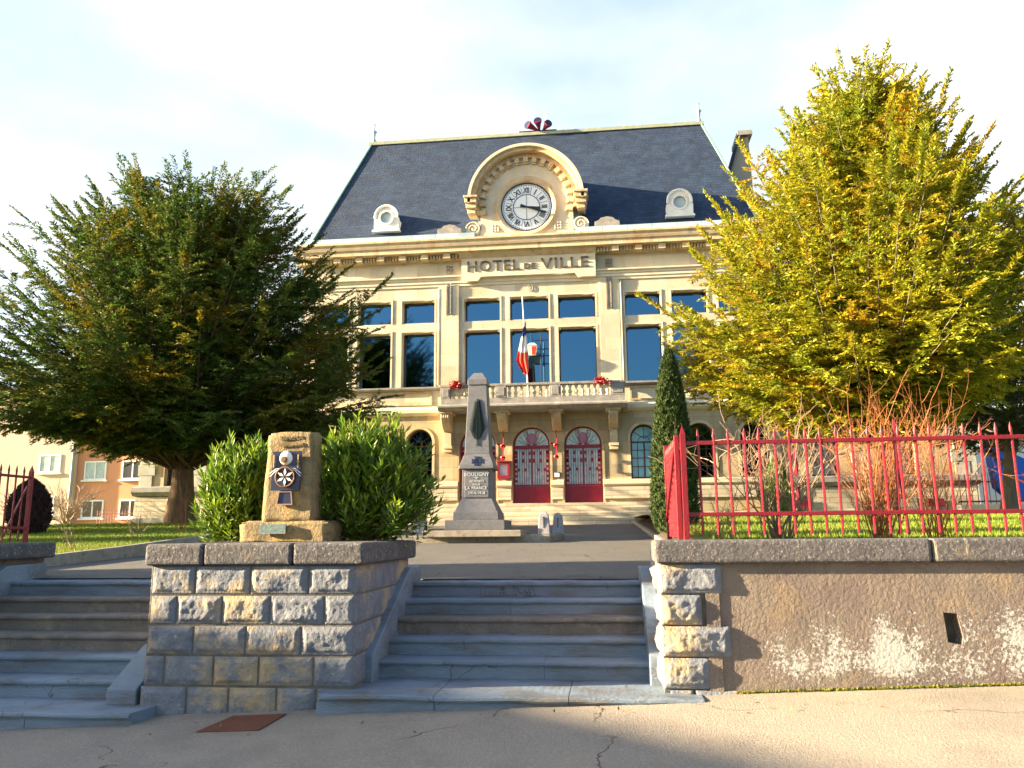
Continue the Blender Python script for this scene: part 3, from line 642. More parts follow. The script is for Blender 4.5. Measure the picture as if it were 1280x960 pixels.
# quoins of the wings
for x0, x1 in ((-20.07, -19.3), (-17.6, -16.9), (13.3, 14.07), (9.6, 10.3)):
    mb = MB()
    for k in range(6): mb.box(x0 + (0 if k % 2 else .12), x1 - (0 if k % 2 else .12), FY + .04, FY + .12, 3.64 + k * .48, 4.10 + k * .48)
    mb.build('wing_quoins', M_['quoin'], th, bevel=.01)
def big_window(x0, x1, z0, z1):
    y = FY + .40
    f_ = plate('window', rect(x0, x1, z0, z1), [rect(x0 + .05, x1 - .05, z0 + .05, z1 - .05)], y, y + .05, M_['frame'], th)
    pn = plate('pane', rect(x0 + .05, x1 - .05, z0 + .05, z1 - .05), [], y + .03, y + .045, M_['glass'], f_)
    ta, tb = random.uniform(-.006, .006), random.uniform(-.004, .004); mx_ = (x0 + x1) / 2 - origin(f_).x - 0; mz_ = (z0 + z1) / 2 - origin(f_).z
    for v in pn.data.vertices: v.co.y += ta * (v.co.x - mx_) + tb * (v.co.z - mz_)
for a, b in up: big_window(a, b, 7.63, 10.03); big_window(a, b, 10.43, 11.43)
def bar(mb, x0, x1, z0, z1, y): mb.box(x0, x1, y, y + .03, z0, z1)
for i, c in enumerate(arches):
    y = FY + .3
    f_ = plate('arched_window', arch_out(c, .56, 3.66, 5.86), [arch_out(c, .49, 3.74, 5.79)], y, y + .06, M_['frame'], th)
    plate('pane', arch_out(c, .49, 3.74, 5.79), [], y + .04, y + .055, M_['glas3'] if c > 0 and c < 2 else M_['glass'], f_)
    mb = MB(); bar(mb, c - .49, c + .49, 5.13, 5.19, y); bar(mb, c - .03, c + .03, 3.74, 5.13, y)
    for zz in (4.15, 4.5, 4.82): bar(mb, c - .49, c + .49, zz, zz + .025, y + .01)
    for sx_ in (-.27, .27): bar(mb, c + sx_ - .012, c + sx_ + .012, 3.74, 5.13, y + .01)
    for an in (35, 90, 145): mb.tube([(c, y + .02, 5.3), (c + .5 * math.cos(R(an)), y + .02, 5.3 + .5 * math.sin(R(an)))], .014, 4)
    mb.tube([(c + .25 * math.cos(R(a_)), y + .02, 5.16 + .25 * math.sin(R(a_))) for a_ in range(0, 181, 20)], .014, 4)
    mb.build('glazing_bars', M_['frame'], f_)
    # stone surround set proud
    plate('window_surround', arch_out(c, .66, 3.66, 5.96), [arch_out(c, .56, 3.66, 5.86)], FY - .03, FY + .002, M_['trim'], th)
for c in wwin:
    y = FY + .38
    f_ = plate('wing_window', rect(c - .5, c + .5, 3.66, 5.6), [rect(c - .43, c - .03, 3.73, 5.53), rect(c + .03, c + .43, 3.73, 5.53)], y, y + .05, M_['frame'], th)
    if c == -15.9:
        mb = MB()
        for k in range(24): mb.box(c - .43, c + .43, y - .02, y - .005, 3.72 + k * .075, 3.785 + k * .075)
        mb.build('shutter', M_['wood'], f_)
    plate('pane', rect(c - .43, c + .43, 3.73, 5.53), [], y + .03, y + .045, M_['glas2'] if c > 0 else M_['glass'], f_)
    mb = MB()
    for zz in (4.2, 4.65, 5.1): bar(mb, c - .43, c + .43, zz, zz + .025, y + .005)
    for s_ in (-.23, .23): bar(mb, c + s_ - .012, c + s_ + .012, 3.73, 5.53, y + .005)
    mb.build('glazing_bars', M_['frame'], f_)
# doors
for c in doors:
    y = FY + .30; top = 5.86; sp_ = top - .77
    d = plate('door', arch_out(c, .77, 2.72, top), [arc(c, sp_ + .02, .69, 0, 180, 20), rect(c - .69, c - .035, 3.42, 4.97), rect(c + .035, c + .69, 3.42, 4.97)], y, y + .09, M_['redd'], th)
    plate('pane', arch_out(c, .70, 3.38, top - .06), [], y + .06, y + .075, M_['gcyan'], d)
    mb = MB()
    for s_ in (-1, 1):
        for k in range(1, 7): xx = c + s_ * (.035 + k * .655 / 7); mb.box(xx - .010, xx + .010, y + .01, y + .05, 3.42, 4.97)
        mb.box(c + s_ * .36 - .24, c + s_ * .36 + .24, y - .015, y + .0, 2.84, 3.22)
        mb.box(c + s_ * .36 - .19, c + s_ * .36 + .19, y - .028, y - .012, 2.89, 3.17)
        for k in range(7):
            for (zz, hh) in ((4.72, .14), (4.40, .16), (4.05, .12), (3.44, .06), (3.62, .05)):
                if (zz > 4 and ((k + int(zz * 7)) % 3 == 0)) or zz < 3.6 and k % 1 == 0 and zz == 3.44: mb.box(c + s_ * (.05 + k * .0936), c + s_ * (.05 + (k + .92) * .0936), y + .012, y + .045, zz, zz + hh)
        for zz in np.arange(3.6, 4.95, .2): mb.box(c + s_ * .60, c + s_ * .69, y + .012, y + .045, zz, zz + .10)
    for s_ in (-1, 1):                 # plant-like curves of the fanlight
        for k in range(4):
            x0_ = c + s_ * .06; p = [(x0_ + s_ * (.12 + .13 * k) * q_, y + .03, sp_ + .03 + (.62 - .13 * k) * (q_ ** 1.8)) for q_ in (0, .3, .6, .85, 1)]
            p = [(min(max(a_[0], c - .66), c + .66), a_[1], a_[2]) for a_ in p]; mb.tube(p, .013, 4)
        mb.tube([(c + s_ * (.26 + .07 * math.cos(R(a_))), y + .03, sp_ + .53 + .07 * math.sin(R(a_))) for a_ in range(0, 300, 30)], .013, 4)
    mb.build('tracery', M_['redd'], d)
    MB().lathe((c, y + .03, sp_ + .3), [(.235, 0), (.235, .04)], 24, 'Y').build('rosette', M_['mauve'], d)
    plate('door_surround', arch_out(c, .87, 2.72, top + .10), [arch_out(c, .77, 2.72, top)], FY - .03, FY + .002, M_['limeg'], th)
# mouldings: plinth, ledge, string courses, sills
segs = [(-13.08, -6.02), (-4.42, -3.80), (-2.2, -1.68), (-.08, 7.02)]
for a, b in segs: MB().sweep(a, b, [(FY + .01, 3.36), (FY - .06, 3.38), (FY - .15, 3.46), (FY - .15, 3.62), (FY + .01, 3.66)]).build('ledge', M_['pale'], th)
for a, b in ((-20.2, -13.08), (7.02, 14.2)): MB().sweep(a, b, [(FY + .11, 3.22), (FY - .06, 3.24), (FY - .2, 3.40), (FY - .2, 3.60), (FY + .11, 3.66)]).build('wing_ledge', M_['weath'], th)
for a, b, d_ in ((-13.06, -6.03, .09), (-.07, 7.0, .09), (-4.40, -3.82, .05), (-2.18, -1.70, .05)): MB().box(a, b, FY - d_, FY + .01, 2.88, 3.35).build('plinth', M_['base'], th, bevel=.01)
for a, b in ((-20.1, -13.06), (7.0, 14.1)): MB().box(a, b, FY - .04, FY + .11, 2.3, 2.84).box(a, b, FY - .02, FY + .11, 2.842, 3.21).build('wing_plinth', M_['base'], th, bevel=.01)
for a, b in ((-20.15, -8.9), (2.6, 14.15)): MB().box(a, b, FY - .12, FY + .11, 1.6, 2.29).build('rubble_footing', M_['weath'], th, bevel=.02)
for x0 in (-6.6, 7.3, 10.0, 12.2): MB().box(x0 if x0 > 0 else -8.4, (x0 if x0 > 0 else -8.4) + .62, FY - .135, FY - .1, 2.42 if x0 > 0 else 2.5, 2.72 if x0 > 0 else 2.62).build('basement_vent', M_['redd'], th)
for a, b in ((-13.1, -6.85), (.8, 7.05)):
    MB().sweep(a, b, [(FY + .01, 6.40), (FY - .08, 6.43), (FY - .2, 6.52), (FY - .2, 6.66), (FY - .05, 6.78), (FY + .01, 6.80)]).build('string_course', M_['pale'], th)
for a, b in ((-12.6, -6.8), (.78, 6.5)): MB().sweep(a, b, [(FY + .01, 7.46), (FY - .12, 7.48), (FY - .22, 7.54), (FY - .22, 7.61), (FY + .01, 7.635)]).build('window_sill', M_['weath'], th)
for cx in (-9.75, 3.68):
    mb = MB(); mb.box(cx - 2.6, cx + 2.6, FY - .04, FY + .002, 7.36, 7.44); mb.box(cx - 2.6, cx + 2.6, FY - .04, FY + .002, 6.86, 6.92)
    for q_ in (-2.6, 2.52): mb.box(cx + q_, cx + q_ + .08, FY - .04, FY + .002, 6.92, 7.36)
    for r_ in (.22, .16):
        mb.tube([(cx + r_ * math.cos(R(a_)), FY - .01, 7.14 + r_ * math.sin(R(a_))) for a_ in range(0, 361, 20)], .02, 5)
    mb.build('carved_panel', M_['trim'], th)
# transom and mullion edges (lighter stone fillets round each opening)
for a, b in up:
    mb = MB()
    for z0, z1 in ((7.63, 10.03), (10.43, 11.43)):
        mb.box(a - .07, a, FY - .025, FY + .002, z0, z1); mb.box(b, b + .07, FY - .025, FY + .002, z0, z1); mb.box(a - .07, b + .07, FY - .025, FY + .002, z1, z1 + .07)
        mb.box(a, a + .1, FY + .02, FY + .2, z1 - .08, z1); mb.box(b - .1, b, FY + .02, FY + .2, z1 - .08, z1)
    mb.build('window_fillets', M_['pale'], th)
# pilasters with carved drops
for x in (-6.42, .38):
    MB().box(x - .42, x + .42, FY - .09, FY + .002, 7.5, 12.02).build('pilaster', M_['lime'], th, bevel=.01)
    mb = MB()
    for k in range(16):
        z = 10.75 + k * .085
        for s_ in (-1, 1): mb.tube([(x, FY - .10, z), (x + s_ * .11, FY - .13, z + .05), (x + s_ * .03, FY - .10, z + .1)], [.025, .03, .01], 5)
    mb.box(x - .13, x - .11, FY - .11, FY - .08, 10.7, 12.0); mb.box(x + .11, x + .13, FY - .11, FY - .08, 10.7, 12.0)
    mb.build('carved_drop', M_['weath'], th)
    mb = MB()
    for k in range(9): mb.lathe((x + (k % 3 - 1) * .1, FY - .06, 12.62 + (k // 3) * .13), [(.045, 0), (.045, -.05), (.01, -.07)], 8, 'Y')
    mb.build('carved_flower', M_['weath'], th)
# entablature
mb = MB()
mb.sweep(-13.06, 7.0, [(FY + .01, 11.98), (FY - .05, 12.0), (FY - .05, 12.12), (FY - .09, 12.13), (FY - .09, 12.24), (FY - .12, 12.26), (FY - .12, 12.34), (FY - .2, 12.38), (FY - .2, 12.44), (FY + .01, 12.48)])
mb.build('architrave', M_['pale'], th)
MB().sweep(-13.2, 7.14, [(FY + .01, 13.12), (FY - .14, 13.14), (FY - .2, 13.2), (FY - .2, 13.3), (FY - .26, 13.34), (FY - .62, 13.36), (FY - .62, 13.55), (FY - .68, 13.58), (FY - .72, 13.68), (FY - .72, 13.74), (FY - .8, 13.82), (FY - .8, 13.9), (FY + .2, 13.94)]).build('cornice', M_['trim'], th)
for x0, x1 in ((-13.0, -6.0), (-.06, 6.9)):
    x = x0; mb = MB()
    k = 0
    while x < x1 - .1:
        if k % 6 == 5: mb.box(x - .03, x + .26, FY - .5, FY - .1, 13.12, 13.345); x += .34
        else: mb.box(x, x + .075, FY - .34, FY - .1, 13.15, 13.33); x += .125
        k += 1
    mb.build('dentils', M_['trim'], th)
# central part: name panel
MB().sweep(-5.95, -.11, [(FY - .1, 13.1), (FY - .26, 13.12), (FY - .42, 13.3), (FY - .55, 13.345), (FY - .1, 13.345)]).build('panel_cornice', M_['trim'], th)
plate('name_panel', [(-5.86, 12.12), (-5.15, 12.12), (-5.02, 12.3), (-1.04, 12.3), (-.91, 12.12), (-.16, 12.12), (-.16, 13.12), (-5.86, 13.12)], [], FY - .28, FY - .1, M_['pale'], th)
yl = FY - .30
def fit(o, x0, x1):
    xs = [v.co.x for v in o.data.vertices]; a_, b_ = min(xs), max(xs); ox = o.parent.location.x
    for v in o.data.vertices: v.co.x = (x0 - ox) + (v.co.x - a_) * (x1 - x0) / (b_ - a_)
fit(text('name_lettering', 'HOTEL', -4.46, yl, 12.73, .66, M_['lettr'], th, .03, 1., .004, 0, 1.12), -5.60, -3.36)
fit(text('name_lettering', 'DE', -3.02, yl, 12.66, .36, M_['lettr'], th, .03, 1., .004, 0, 1.12), -3.17, -2.69)
fit(text('name_lettering', 'VILLE', -1.57, yl, 12.73, .66, M_['lettr'], th, .03, 1., .004, 0, 1.12), -2.46, -.44)
MB().tube([(FX + .09 + .11 * math.sin(R(a_)) * (1 if a_ < 180 else 1), FY - .03, 11.78 - .14 * math.cos(R(a_))) for a_ in range(0, 361, 30)], .015, 5).build('carved_loop', M_['weath'], th)
# zinc gutter
for a, b in ((-12.95, -5.25), (-.8, 6.9)): MB().box(a, b, FY - .55, FY + .1, 13.945, 14.2).build('gutter', M_['zinc'], th, bevel=.01)
for x in (-6.35, .38):
    mb = MB(); mb.sweepy(FY - .5, FY + .0, [(x - .52, 14.2), (x + .52, 14.2), (x + .52, 14.42), (x + .36, 14.47), (x + .25, 14.58), (x, 14.63), (x - .25, 14.58), (x - .36, 14.47), (x - .52, 14.42)])
    mb.build('stone_block', M_['weath'], th, bevel=.01)
# roof
ey = FY + .02
rv = [(-12.75, ey, 14.1), (6.7, ey, 14.1), (6.7, 43.5, 14.1), (-12.75, 43.5, 14.1), (-11.2, 37.05, 20.9), (5.05, 37.05, 20.9), (5.05, 39.4, 20.9), (-11.2, 39.4, 20.9)]
o = quads('roof', rv, [(0, 1, 5, 4), (1, 2, 6, 5), (2, 3, 7, 6), (3, 0, 4, 7), (4, 5, 6, 7), (3, 2, 1, 0)], M_['slate'], th)
mb = MB(); mb.box(-11.35, 5.2, 36.93, 37.3, 20.84, 21.0)
for k in range(28): mb.lathe((-11 + k * .59, 37.1, 0), [(.03, 21.0), (.045, 21.06), (.01, 21.12)], 6)
mb.build('roof_ridge', mat('lead_ridge', (.34, .37, .28), (.25, .28, .22), 6, .8), th)
for a_, b_ in (((-12.78, ey - .02, 14.1), (-11.23, 37.0, 20.9)), ((6.73, ey - .02, 14.1), (5.08, 37.0, 20.9))):
    MB().tube([a_, b_], .05, 6).build('hip_flashing', mat('copper_flashing', (.12, .22, .20), None, 1, .5), th)
for x in (-11.15, 5.0):
    MB().lathe((x, 37.1, 0), [(.12, 20.95), (.10, 21.15), (.05, 21.25), (.07, 21.4), (.09, 21.55), (.15, 21.62), (.05, 21.68), (.04, 21.9), (.06, 21.98), (.02, 22.1), (.012, 22.3)], 10).build('finial', M_['zinc'], th, smooth=True)
# round dormers
for x in (-9.34, 3.48):
    yf = FY + .22; zb = 14.8; zz = 15.38
    d = plate('dormer', [(x - .56, zb), (x + .56, zb), (x + .56, zb + .5)] + arc(x, zz + .05, .46, 0, 180, 20) + [(x - .56, zb + .5)], [arc(x, zz, .27, 0, 345, 23)], yf, yf + .5, M_['white'], th)
    MB().lathe((x, yf, zz), [(.27, .1), (.27, -.05), (.34, -.05), (.34, .0)], 24, 'Y', caps=False).build('ring_moulding', M_['white'], d)
    mb = MB(); mb.tube([(x + .50 * math.cos(R(a_)), yf - .02, zz + .06 + .50 * math.sin(R(a_))) for a_ in range(-10, 191, 10)], .06, 6); mb.build('hood_moulding', M_['white'], d)
    plate('pane', arc(x, zz, .27, 0, 345, 23), [], yf + .06, yf + .08, M_['glas2'], d)
    MB().box(x - .62, x + .62, yf - .08, yf + .3, zb - .07, zb + .02).build('dormer_sill', M_['white'], d, bevel=.01)
    mb = MB(); mb.sweepy(yf + .5, yf + 1.3, [(x - .5, zb)] + [(x + .5, zb)] + arc(x, zz + .05, .46, 0, 180, 10)); mb.build('dormer_roof', M_['zinc'], d)
# clock gable
gy = FY - .35
cz = 15.42; CX = FX
plate('clock_gable', [(CX - 2.62, 13.9), (CX + 2.62, 13.9), (CX + 2.62, 14.05), (CX + 2.0, 14.15), (CX + 1.98, 15.3)] + arc(CX, cz + .08, 2.02, 0, 180, 30) + [(CX - 1.98, 15.3), (CX - 2.0, 14.15), (CX - 2.62, 14.05)], [arc(CX, 15.30, 1.1, 0, 354, 59)], gy, gy + .5, M_['pale'], th)
# barrel body behind the gable
mb = MB(); mb.sweepy(gy + .5, 36.4, [(CX - 1.95, 13.9), (CX + 1.95, 13.9)] + arc(CX, cz + .08, 2.3, 0, 180, 24)); mb.build('gable_vault', M_['zinc'], th)
def ringmesh(name, r0_, r1_, y0_, y1_, a0, a1, m, czz, n=48):
    return plate(name, arc(CX, czz, r1_, a0, a1, n) + arc(CX, czz, r0_, a1, a0, n), [], y0_, y1_, m, th)
ringmesh('archivolt', 2.02, 2.2, gy - .10, gy + .45, -8, 188, M_['trim'], cz + .08)
ringmesh('archivolt', 2.2, 2.36, gy - .42, gy + .5, -2, 182, M_['trim'], cz + .08)
ringmesh('archivolt', 2.36, 2.48, gy - .55, gy + .5, -2, 182, M_['pale'], cz + .08)
mb = MB()
for k in range(19):
    an = R(-12 + 204 * k / 18)
    T = Matrix.Translation((CX + 1.9 * math.cos(an), gy - .02, cz + .08 + 1.9 * math.sin(an))) @ Matrix.Rotation(-an, 4, 'Y')
    mb.box(-.10, .13, -.16, .03, -.10, .10, T); mb.box(-.16, -.10, -.08, .03, -.12, .12, T)
mb.build('arch_modillions', M_['trim'], th, bevel=.01)
for s_ in (-1, 1):
    mb = MB(); xa = CX + s_ * 2.34
    for (hw, z0, z1, yo) in ((.30, 15.62, 15.72, .62), (.25, 15.42, 15.62, .55), (.22, 15.22, 15.42, .42), (.17, 15.02, 15.22, .28)):
        mb.box(xa - hw, xa + hw, gy - yo, gy + .45, z0, z1)
    mb.build('arch_console', M_['trim'], th, bevel=.015)
    mb = MB(); cc = (CX + s_ * 2.30, gy + .05, 14.42)
    mb.lathe(cc, [(.34, .2), (.34, -.05), (.28, -.05)], 24, 'Y')
    mb.tube([(cc[0] + s_ * (.33 - .30 * t_) * math.cos(t_ * 4.2 * math.pi), gy - .02, cc[2] + (.33 - .30 * t_) * math.sin(t_ * 4.2 * math.pi)) for t_ in np.linspace(0, 1, 40)], .03, 6)
    mb.build('scroll', M_['pale'], th)
MB().lathe((CX, gy, 15.30), [(1.10, .2), (1.10, -.02), (1.16, -.07), (1.26, -.09), (1.30, -.05), (1.40, -.03), (1.42, .01)], 64, 'Y', caps=False).build('dial_surround', M_['trim'], th, smooth=False)
for s_ in (-1, 1):
    mb = MB()
    for k in range(9): mb.lathe((CX + s_ * (1.22 + (k % 3) * .12), gy, 14.28 + (k // 3) * .12 * (1 if k % 3 > 0 else .5)), [(.05, .0), (.05, -.03), (.015, -.05)], 8, 'Y')
    mb.build('carved_spandrel', M_['pale'], th)
ck = MB().lathe((CX, gy + .03, 15.30), [(1.12, .08), (1.12, 0)], 72, 'Y').build('clock', M_['dial'], th)
dy = gy + .03
mb = MB(); mb.lathe((CX, dy, 15.30), [(1.10, .0), (1.10, -.06), (1.05, -.06), (1.05, .0)], 64, 'Y', caps=False)
mb.lathe((CX, dy, 15.30), [(.585, .0), (.585, -.02), (.56, -.02), (.56, .0)], 64, 'Y', caps=False)
for k in range(60):
    an = 2 * math.pi * k / 60; r_ = .985; mb.lathe((CX + r_ * math.cos(an), dy, 15.30 + r_ * math.sin(an)), [(.022, .0), (.022, -.015)], 5, 'Y')
for k in range(12):
    an = R(15 + 30 * k); T = Matrix.Translation((CX, dy - .008, 15.30)) @ Matrix.Rotation(-an, 4, 'Y'); mb.box(.58, .93, -.004, .004, -.006, .006, T)
for k in range(4):
    T = Matrix.Translation((CX, dy - .008, 15.30)) @ Matrix.Rotation(-R(90 * k), 4, 'Y'); mb.box(0, .57, -.004, .004, -.007, .007, T)
mb.build('minute_track', M_['navy'], ck)
for k, n_ in enumerate(['XII', 'I', 'II', 'III', 'IIII', 'V', 'VI', 'VII', 'VIII', 'IX', 'X', 'XI']):
    an = R(90 - 30 * k); rot = R(30 * k)
    text('numeral', n_, CX + .755 * math.cos(an), dy - .01, 15.30 + .755 * math.sin(an), .34, M_['navy'], ck, .02, .62 if len(n_) > 2 else .85, .006, rot)
for an, ln, wd, yo in ((R(-8), .62, .05, .05), (R(-20), .92, .045, .07)):
    T = Matrix.Translation((CX, dy - yo, 15.30)) @ Matrix.Rotation(-an, 4, 'Y'); mb = MB(); mb.sweepy(-.008, .008, [(-.27, -wd * 1.1), (-.27, wd * 1.1), (0, wd * .6), (ln * .9, wd * 1.1), (ln, 0), (ln * .9, -wd * 1.1), (0, -wd * .6)])
    bmesh.ops.transform(mb.bm, matrix=T, verts=mb.bm.verts); mb.build('clock_hand', M_['black'], ck)
# chimney with sloping shoulder on the right
MB().sweepy(37.2, 38.6, [(6.05, 15.5), (7.4, 15.5), (7.28, 20.2), (6.9, 20.2), (6.0, 17.4)]).build('chimney_stack', mat('grey_render', (.42, .37, .30), (.32, .28, .24), 2, .9, .3, 20), th)
MB().box(6.75, 7.45, 37.0, 38.8, 20.2, 20.42).build('chimney_cap', M_['weath'], th)
MB().sweepy(37.0, 38.8, [(5.9, 17.4), (6.02, 17.4), (6.92, 20.2), (6.78, 20.2)]).build('chimney_flashing', M_['slate'], th)
# balcony
BY = 31.85
bal = MB().sweep(-6.66, .95, [(FY + .01, 6.44), (BY + .12, 6.44), (BY + .02, 6.50), (BY - .1, 6.56), (BY - .1, 6.62), (BY, 6.68), (FY + .01, 6.68)]).build('balcony', M_['weath'], th)
MB().box(-6.55, .85, BY + .06, BY + .34, 6.68, 6.93).box(-6.55, -6.27, BY + .34, FY - .1, 6.68, 6.93).box(.57, .85, BY + .34, FY - .1, 6.68, 6.93).build('balcony_plinth', M_['weath'], bal, bevel=.01)
MB().box(-6.6, .9, BY + .04, BY + .36, 7.40, 7.50).box(-6.6, -6.24, BY + .36, FY - .09, 7.40, 7.50).box(.54, .9, BY + .36, FY - .09, 7.40, 7.50).build('handrail', M_['weath'], bal, bevel=.015)
for a, b in ((-6.56, -6.16), (-4.32, -3.88), (-2.12, -1.68), (.30, .86)):
    MB().box(a, b, BY + .05, BY + .35, 6.93, 7.40).box(a + .07, b - .07, BY + .03, BY + .06, 7.0, 7.33).build('balcony_pier', M_['weath'], bal, bevel=.01)
mb = MB(); mb.lathe((0, 0, 0), [(.075, 0), (.075, .05), (.04, .07), (.07, .14), (.085, .2), (.05, .27), (.035, .3), (.05, .34), (.07, .40), (.075, .42), (.075, .47)], 10)
bmesh.ops.recalc_face_normals(mb.bm, faces=mb.bm.faces); bme = bpy.data.meshes.new('baluster'); mb.bm.to_mesh(bme); mb.bm.free(); bme.materials.append(M_['pale'])
for p in bme.polygons: p.use_smooth = True
def baluster(x, y):
    o = bpy.data.objects.new('baluster', bme); o.parent = bal; o.location = Vector((x, y, 6.93)) - origin(bal); link(o)
for a, b in ((-6.16, -4.32), (-3.88, -2.12), (-1.68, .30)):
    n_ = max(1, round((b - a) / .245));
    for k in range(n_): baluster(a + (k + .5) * (b - a) / n_, BY + .2)
for xx in (-6.4, .7):
    for k in range(3): baluster(xx, BY + .5 + k * .2)
for x, tall in ((-6.42, 1), (-4.10, 0), (-1.9, 0), (.38, 1)):
    mb = MB()
    mb.box(x - .30, x + .30, BY + .2, FY, 6.36, 6.44)
    prof = [(FY, 6.36), (BY + .28, 6.36), (BY + .25, 6.2), (BY + .35, 6.05), (BY + .5, 5.9), (FY - .35, 5.72), (FY - .2, 5.66), (FY, 5.66)]
    mb.sweep(x - .19, x + .19, prof)
    for q_ in (-.14, -.05, .04, .13): mb.sweep(x + q_ - .02, x + q_ + .02, [(y - .03 if y < FY else y, z - .01) for y, z in prof])
    if tall:
        mb.box(x - .15, x + .15, FY - .28, FY, 5.1, 5.66); mb.box(x - .2, x + .2, FY - .34, FY, 4.98, 5.1); mb.box(x - .17, x + .17, FY - .3, FY, 4.84, 4.98)
    mb.build('bracket', M_['trim'], th, bevel=.012)
# entrance steps
st = None
mb = MB()
for k in range(4): mb.box(-8.45 - (3 - k) * .0 - .12 * (3 - k), 2.15 + .12 * (3 - k), FY - .12 - .32 * (4 - k) + .0, FY - .02, 1.6, 1.9 + .205 * (k + 1))
mb.build('entrance_steps', M_['base'], th, bevel=.012)
# downpipes
for x in (-6.88, .86): MB().tube([(x, FY - .08, 7.7), (x, FY - .08, 11.9)], .03, 8).build('downpipe', M_['pale'], th)
MB().tube([(7.45, FY - .06, 2.0), (7.45, FY - .06, 6.5)], .07, 8).build('downpipe', M_['redd'], th)

# things on the facade
fl = thing('flag', 'tricolour flag hanging limp on a white pole above the balcony rail', 'flag', (-2.93, 31.9, 6.95))
p0 = Vector((-2.98, 31.95, 6.95)); p1 = Vector((-3.16, 31.75, 10.95))
MB().tube([p0, p1], [.035, .02], 8).lathe((p1.x, p1.y, p1.z), [(.02, 0), (.035, .05), (.005, .12)], 8).build('pole', M_['white'], fl)
V, F, MI = [], [], []; nu, nv = 26, 44
for j in range(nv + 1):
    t_ = j / nv; zt = 10.1 - 2.15 * t_
    wdt = .10 + .40 * min(1, t_ * 1.3) - (.22 * max(0, t_ - .72) / .28)
    for i in range(nu + 1):
        s_ = i / nu; top = p0.lerp(p1, (zt - p0.z) / (p1.z - p0.z))
        xx = top.x + .03 - s_ * wdt + .05; yy_ = top.y - .06 + .07 * math.sin(s_ * 15 + t_ * 2) * (1 - .3 * t_) + .03 * math.sin(s_ * 6 + 4 * t_)
        V.append((xx, yy_, zt - .35 * s_ * (1 - t_) - .1 * math.sin(s_ * 3)))
for j in range(nv):
    for i in range(nu):
        F.append((j * (nu + 1) + i, j * (nu + 1) + i + 1, (j + 1) * (nu + 1) + i + 1, (j + 1) * (nu + 1) + i)); d_ = j / nv + .10 * i / nu; MI.append(0 if d_ < .27 else (1 if d_ < .60 else 2))
o = quads('flag_cloth', V, F, M_['flagb'], fl, smooth=True); o.data.materials.append(M_['flagw']); o.data.materials.append(M_['flagr']); o.data.polygons.foreach_set('material_index', MI)
lt = thing('lantern_reflection', 'small white blue and red lamp shape modelled for a reflection in the middle window', 'lantern_reflection', (-2.85, 32.55, 8.9))  # solid lamp shape stands in for a reflection in the window glass
MB().frustum(-3.0, -2.72, 32.45, 32.65, 8.75, -3.06, -2.66, 32.4, 32.7, 9.15).build('glass_body', M_['white'], lt)
MB().frustum(-2.86, -2.715, 32.43, 32.46, 8.78, -2.86, -2.665, 32.38, 32.41, 9.1).build('red_pane', M_['flagr'], lt)
MB().frustum(-3.08, -2.64, 32.38, 32.72, 9.15, -2.95, -2.77, 32.5, 32.6, 9.28).build('lid', mat('pale_blue_paint', (.35, .55, .75)), lt)
MB().tube([(-2.5, 32.6, 6.7), (-2.5, 32.6, 9.7)], .03, 6).tube([(-2.9, 32.6, 8.72), (-2.15, 32.6, 8.74)], .025, 6).tube([(-2.75, 32.6, 9.4), (-2.2, 32.6, 9.4)], .02, 6).build('bracket', M_['black'], lt)
for x, lb in ((-5.88, 'red flowers over the balcony rail at its left end'), (-.05, 'red flowers over the balcony rail at its right end')):
    fb = thing('flower_box', lb, 'flowers', (x, 31.8, 7.45), 'red flower boxes on the balcony')
    MB().box(x - .2, x + .2, 31.74, 31.86, 7.36, 7.45).build('box', M_['redf'], fb)
    n_ = 260; C = np.column_stack([rng.normal(x, .12, n_), rng.normal(31.78, .05, n_), rng.uniform(7.34, 7.60, n_)]); D = unit(rng.normal(0, 1, (n_, 3)) + [0, -.3, .4])
    V, F = leaf_geo(C, D, unit(rng.normal(0, 1, (n_, 3))), np.full(n_, .09), np.full(n_, .06)); quads('blossom', V, F, M_['redf'], fb)
for x, lb in ((-4.1, 'red ribbon ornament hanging between the obelisk and the middle door'), (-1.94, 'red ribbon ornament hanging between the middle and right doors')):
    rb = thing('door_ornament', lb, 'ornament', (x, 32.7, 5.2), 'red ornaments hanging under the brackets')
    MB().tube([(x, 32.62, 5.66), (x + .02, 32.6, 5.2), (x, 32.6, 4.5)], .02, 6).build('cord', M_['redf'], rb)
    for zz, r_ in ((5.02, .09), (4.55, .08)):
        mb = MB()
        for k in range(7): a_ = k * 2 * math.pi / 7; mb.tube([(x, 32.58, zz), (x + r_ * math.cos(a_), 32.5 + .03 * math.sin(a_ * 2), zz + r_ * math.sin(a_) * .8)], [.028, .036], 6)
        if zz > 5: mb.tube([(x, 32.58, 5.02), (x - .24, 32.5, 5.12)], [.03, .04], 6)
        mb.build('bow', M_['redf'], rb)
nb = thing('notice_board', 'red framed notice board with white sheet left of the middle door', 'notice board', (-4.12, 32.9, 4.1))
plate('frame', rect(-4.38, -3.86, 3.74, 4.42), [rect(-4.28, -3.96, 3.86, 4.33)], 32.85, 32.99, M_['redd'], nb)
plate('notice_sheet', rect(-4.28, -3.96, 3.86, 4.33), [], 32.93, 32.95, M_['paper'], nb)
MB().box(-4.42, -3.82, 32.8, 32.99, 4.42, 4.46).build('hood', M_['redf'], nb)
pq = thing('wall_plaque', 'small white wall plaque between the middle and right doors', 'plaque', (-1.95, 32.95, 3.85))
MB().box(-2.08, -1.82, 32.93, 32.99, 3.74, 3.97).build('frame', M_['frame'], pq); MB().box(-2.05, -1.85, 32.915, 32.929, 3.77, 3.94).build('plate', M_['paper'], pq)
